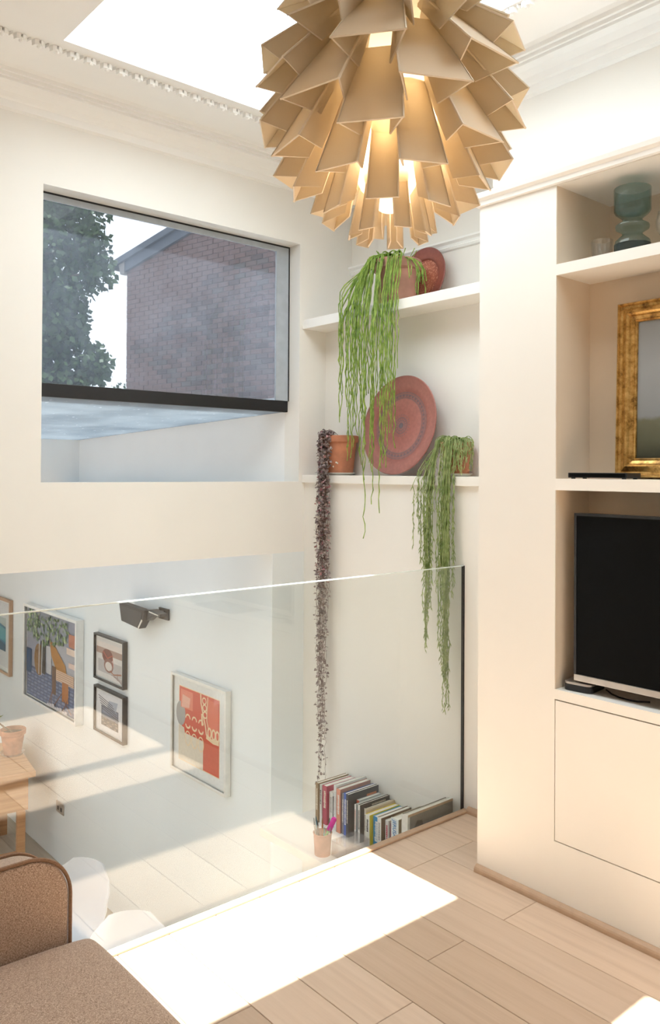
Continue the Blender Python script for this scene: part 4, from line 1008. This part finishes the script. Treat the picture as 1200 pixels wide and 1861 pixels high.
tpz = thing('potted_plant', 'small terracotta pot with a thin leaning stem on the orange oak table', 'plant', (2.43, 6.86, LOW+THh+.0055))
pot_mesh(.20, .068, .098, .04, .005).build('pot', M['terra'], tpz, smooth=True, angle=.5)
m = MB(); m.lathe([(.088, .17), (.04, .178), (0, .18)], 20); m.build('soil', M['soil'], tpz, smooth=True)
m = MB(); m.tube([(0, 0, .175), (-.05, .01, .21), (-.11, .02, .27), (-.16, .03, .36), (-.18, .04, .46)], [.008, .007, .006, .005, .003], 6); m.build('stem', M['bark'], tpz)
m = MB()
for k in range(9):
    t = k/8; p = Vector((-.13-.06*t, .03, .30+.17*t)); a = k*2.4; d = Vector((math.cos(a), math.sin(a), .35)).normalized()*.07; n = Vector((-math.sin(a), math.cos(a), 0))*.014
    m.poly([p, p+d*.5+n, p+d, p+d*.5-n])
tag(m.build('leaf', M['strand2'], tpz), kind='stuff')

def shell_chair(loc, rz, label):
    o = thing('shell_chair', label, 'chair', loc, rz, group='white shell chairs')
    cl = [(.235, .405), (.205, .432), (.12, .430), (.02, .418), (-.08, .418), (-.15, .44), (-.195, .50), (-.22, .58), (-.24, .66), (-.256, .74), (-.27, .81)]
    hw = [.17, .215, .235, .245, .25, .25, .248, .24, .225, .19, .11]
    lift = [.0, .012, .04, .09, .15, .19, .17, .10, .04, .01, 0]
    fwd = [0, 0, 0, 0, .02, .05, .09, .10, .085, .06, .03]
    N = 14; m = MB(); G = []
    for (y, z), h, l, f in zip(cl, hw, lift, fwd):
        row = []
        for k in range(N+1):
            u = -1+2*k/N; row.append(Vector((h*u*(1-.04*u*u), y+f*abs(u)**2.2, z+l*abs(u)**3)))
        G.append(row)
    def off(i, k):
        a = G[min(i+1, len(G)-1)][k]-G[max(i-1, 0)][k]; b = G[i][min(k+1, N)]-G[i][max(k-1, 0)]
        n = a.cross(b).normalized(); return G[i][k]+n*.006
    H = [[off(i, k) for k in range(N+1)] for i in range(len(G))]
    for i in range(len(G)-1):
        for k in range(N):
            m.poly([G[i][k], G[i][k+1], G[i+1][k+1], G[i+1][k]]); m.poly([H[i][k], H[i+1][k], H[i+1][k+1], H[i][k+1]])
    for i in range(len(G)-1):
        for k in (0, N): m.poly([G[i][k], G[i+1][k], H[i+1][k], H[i][k]])
    for k in range(N):
        for i in (0, len(G)-1): m.poly([G[i][k], G[i][k+1], H[i][k+1], H[i][k]])
    m.build('shell', M['chair'], o, smooth=True, angle=1.2)
    for sx in (-1, 1):
        for sy in (-1, 1):
            q = MB(); q.tube([(sx*.10, sy*.09-.01, .405), (sx*.21, sy*.20-.01, 0)], [.013, .009], 8); q.build('leg', M['legwood'], o)
    q = MB()
    for a, b in (((-.155, -.15, .2), (.155, .13, .2)), ((.155, -.15, .2), (-.155, .13, .2))): q.tube([a, b], .004, 5)
    tag(q.build('cross_wire', M['blackplastic'], o), kind='stuff')
    return o
shell_chair((1.87, 4.50, LOW), math.radians(118), 'white moulded shell chair farther from the sofa on lower floor')
shell_chair((1.88, 3.72, LOW), math.radians(150), 'white moulded shell chair nearer the sofa, only its top showing')

# ------------------------------------------------------------------ outside: brick house, tree, shrub
HA = Vector((6.85, 9.28, 0)); HD = Vector((-.2, .98, 0)).normalized(); HN = Vector((-HD.y, HD.x, 0))   # wall runs along HD; HN faces the window
HN = -HN if HN.dot(Vector((-1, -1, 0))) < 0 else HN
hrot = Matrix((( HD.x, HN.x, 0), (HD.y, HN.y, 0), (0, 0, 1)))
if hrot.determinant() < 0: pass
house = thing('brick_house', 'dark brick house gable with slate roof seen through the dusty window', 'house', HA)
hm = Matrix(((HD.x, HN.x, 0, 0), (HD.y, HN.y, 0, 0), (0, 0, 1, 0), (0, 0, 0, 1)))   # local x along the wall, y outwards
S1 = 3.23
def roofz(s): return 4.93 + (S1-s)*.235
def HB(name, mat, mb, **k):
    me = mb.mesh(name, mat, **k); me.transform(hm)
    if hm.determinant() < 0: me.flip_normals()
    return inst(me, name, house)
m = MB(); m.prism([(-2.5, LOW), (S1, LOW), (S1, roofz(S1)-.05), (-2.5, roofz(-2.5)-.05)], 1, -.16, -.012); HB('wall', M['mortar'], m)
m = MB(); m.prism([(-2.6, roofz(-2.6)), (S1+.26, roofz(S1+.26)), (S1+.26, roofz(S1+.26)+.10), (-2.6, roofz(-2.6)+.10)], 1, -4.0, .10); HB('roof', M['slate'], m)
m = MB(); m.prism([(-2.6, roofz(-2.6)-.16), (S1+.06, roofz(S1+.06)-.16), (S1+.06, roofz(S1+.06)-.001), (-2.6, roofz(-2.6)-.001)], 1, .0, .05); HB('verge_board', M['slate'], m)
m = MB(); m.prism([(S1+.20+.06*math.cos(t), roofz(S1+.2)-.01+.07*math.sin(t)) for t in [PI+PI*k/8 for k in range(9)]] , 1, -4.0, .14); HB('gutter', M['black'], m)
m = MB(); m.prism([(S1+.0, roofz(S1)-.20), (S1+.10, roofz(S1)-.20), (S1+.14, roofz(S1)-.06), (S1+.14, roofz(S1)+.0), (S1+.0, roofz(S1)+.0)], 1, -.05, .06); HB('corbel', M['mortar'], m)
bl, bh, mj = .215, .065, .010
bricks = []; z = 1.9; row = 0
while z < 6.0:
    x = S1; k = 0
    full = row % 2 == 0
    if not full: bricks.append((x-.1025, x, z)); x -= .1125
    while x > -.9:
        bricks.append((x-bl, x, z)); x -= bl+mj
    z += bh+mj; row += 1
bricks = [b for b in bricks if b[2]+bh < roofz((b[0]+b[1])/2)-.10]
bricks.sort(key=lambda b: ((b[0] < -.05), abs(b[2]-3.4)+.5*b[0]))
shared = {}
def brick_mesh(L):
    if L not in shared:
        q = MB(); q.box(0, L, -.012, .0, 0, bh); me = q.mesh('brick', M['brick'], bev=.004, seg=1); me.transform(hm)
        if hm.determinant() < 0: me.flip_normals()
        shared[L] = me
    return shared[L]
rb = random.Random(5)
for b in bricks[:300]:
    L = round(b[1]-b[0], 4); p = hm @ Vector((b[0], rb.uniform(-.002, .005), b[2])); inst(brick_mesh(L), 'brick', house, p)
m = MB()
for b in bricks[300:]:
    m.box(b[0], b[1], -.012, rb.uniform(-.002, .004), b[2], b[2]+bh)
o = HB('brick', M['brick'], m); tag(o, kind='stuff')

tree = thing('tree', 'dark leafy tree left of the brick house beyond the window', 'tree', (1.9, 10.6, LOW))
rt = random.Random(21)
def worldpt(az_px, z_y, d):
    rx = (az_px-600)/1492.24*d; v = Vector((.6491*d+.7607*rx, .7607*d-.6491*rx, EYE+(841-z_y)/1492.24*d)); return v
LOBES = [(95, 395, 50), (160, 430, 40), (172, 478, 36), (110, 500, 60), (128, 560, 36), (70, 560, 80), (118, 600, 42), (166, 640, 34), (176, 662, 24), (120, 680, 52), (60, 430, 90), (20, 600, 110), (-30, 480, 110), (70, 680, 70), (150, 340, 60), (80, 320, 80)]
tl = Vector((1.9, 10.6, LOW)); m = MB()
for cx, cyy, r in LOBES:
    d0 = 10.0; c = worldpt(cx, cyy, d0); rr = r/1492.24*d0
    n = int(120+rr*rr*4200)
    for k in range(n):
        v = Vector((rt.gauss(0, 1), rt.gauss(0, 1), rt.gauss(0, 1))).normalized()*rr*(rt.random()**.45)
        p = c+v*Vector((1, 1, 1)).x - tl; s = rt.uniform(.05, .10)
        a = Vector((rt.gauss(0, 1), rt.gauss(0, 1), rt.gauss(0, 1)-.5)).normalized(); b = a.cross(Vector((rt.gauss(0, 1), rt.gauss(0, 1), rt.gauss(0, 1)))).normalized()
        m.poly([p, p+a*s*.5+b*s*.45, p+a*s*1.1, p+a*s*.5-b*s*.45])
tag(m.build('foliage', M['leaf'], tree), kind='stuff')
m = MB(); m.tube([(0, 0, 0), (.02, 0, 1.5), (-.05, .05, 3.2), (.03, 0, 4.6), (.0, 0, 6.6)], [.16, .14, .11, .08, .03], 10); m.build('trunk', M['bark'], tree)
for cx, cyy, r in LOBES[:9]:
    e = worldpt(cx, cyy, 10.0)-tl; s = Vector((0, 0, max(2.0, e.z-1.0))); m = MB(); m.tube([s, (s+e)/2+Vector((0, 0, .12)), e], [.05, .03, .012], 6); m.build('branch', M['bark'], tree)
shrub = thing('shrub', 'small distant shrub tips beside the brick house corner', 'shrub', (4.6, 13.3, LOW))
m = MB(); sl_ = Vector((4.6, 13.3, LOW))
for k in range(90):
    p = worldpt(rt.gauss(214, 9), rt.uniform(682, 760), 14.0)-sl_; s = rt.uniform(.04, .08)
    a = Vector((rt.gauss(0, 1), rt.gauss(0, 1), rt.gauss(0, 1))).normalized(); b = a.cross(Vector((.3, .5, .8))).normalized()
    m.poly([p, p+a*s*.5+b*s*.4, p+a*s, p+a*s*.5-b*s*.4])
tag(m.build('foliage', M['leaf'], shrub), kind='stuff')
m = MB(); m.tube([(0, 0, 0), (.1, 0, 2), (0, 0, 3.9)], [.06, .04, .01], 6); m.build('trunk', M['bark'], shrub)
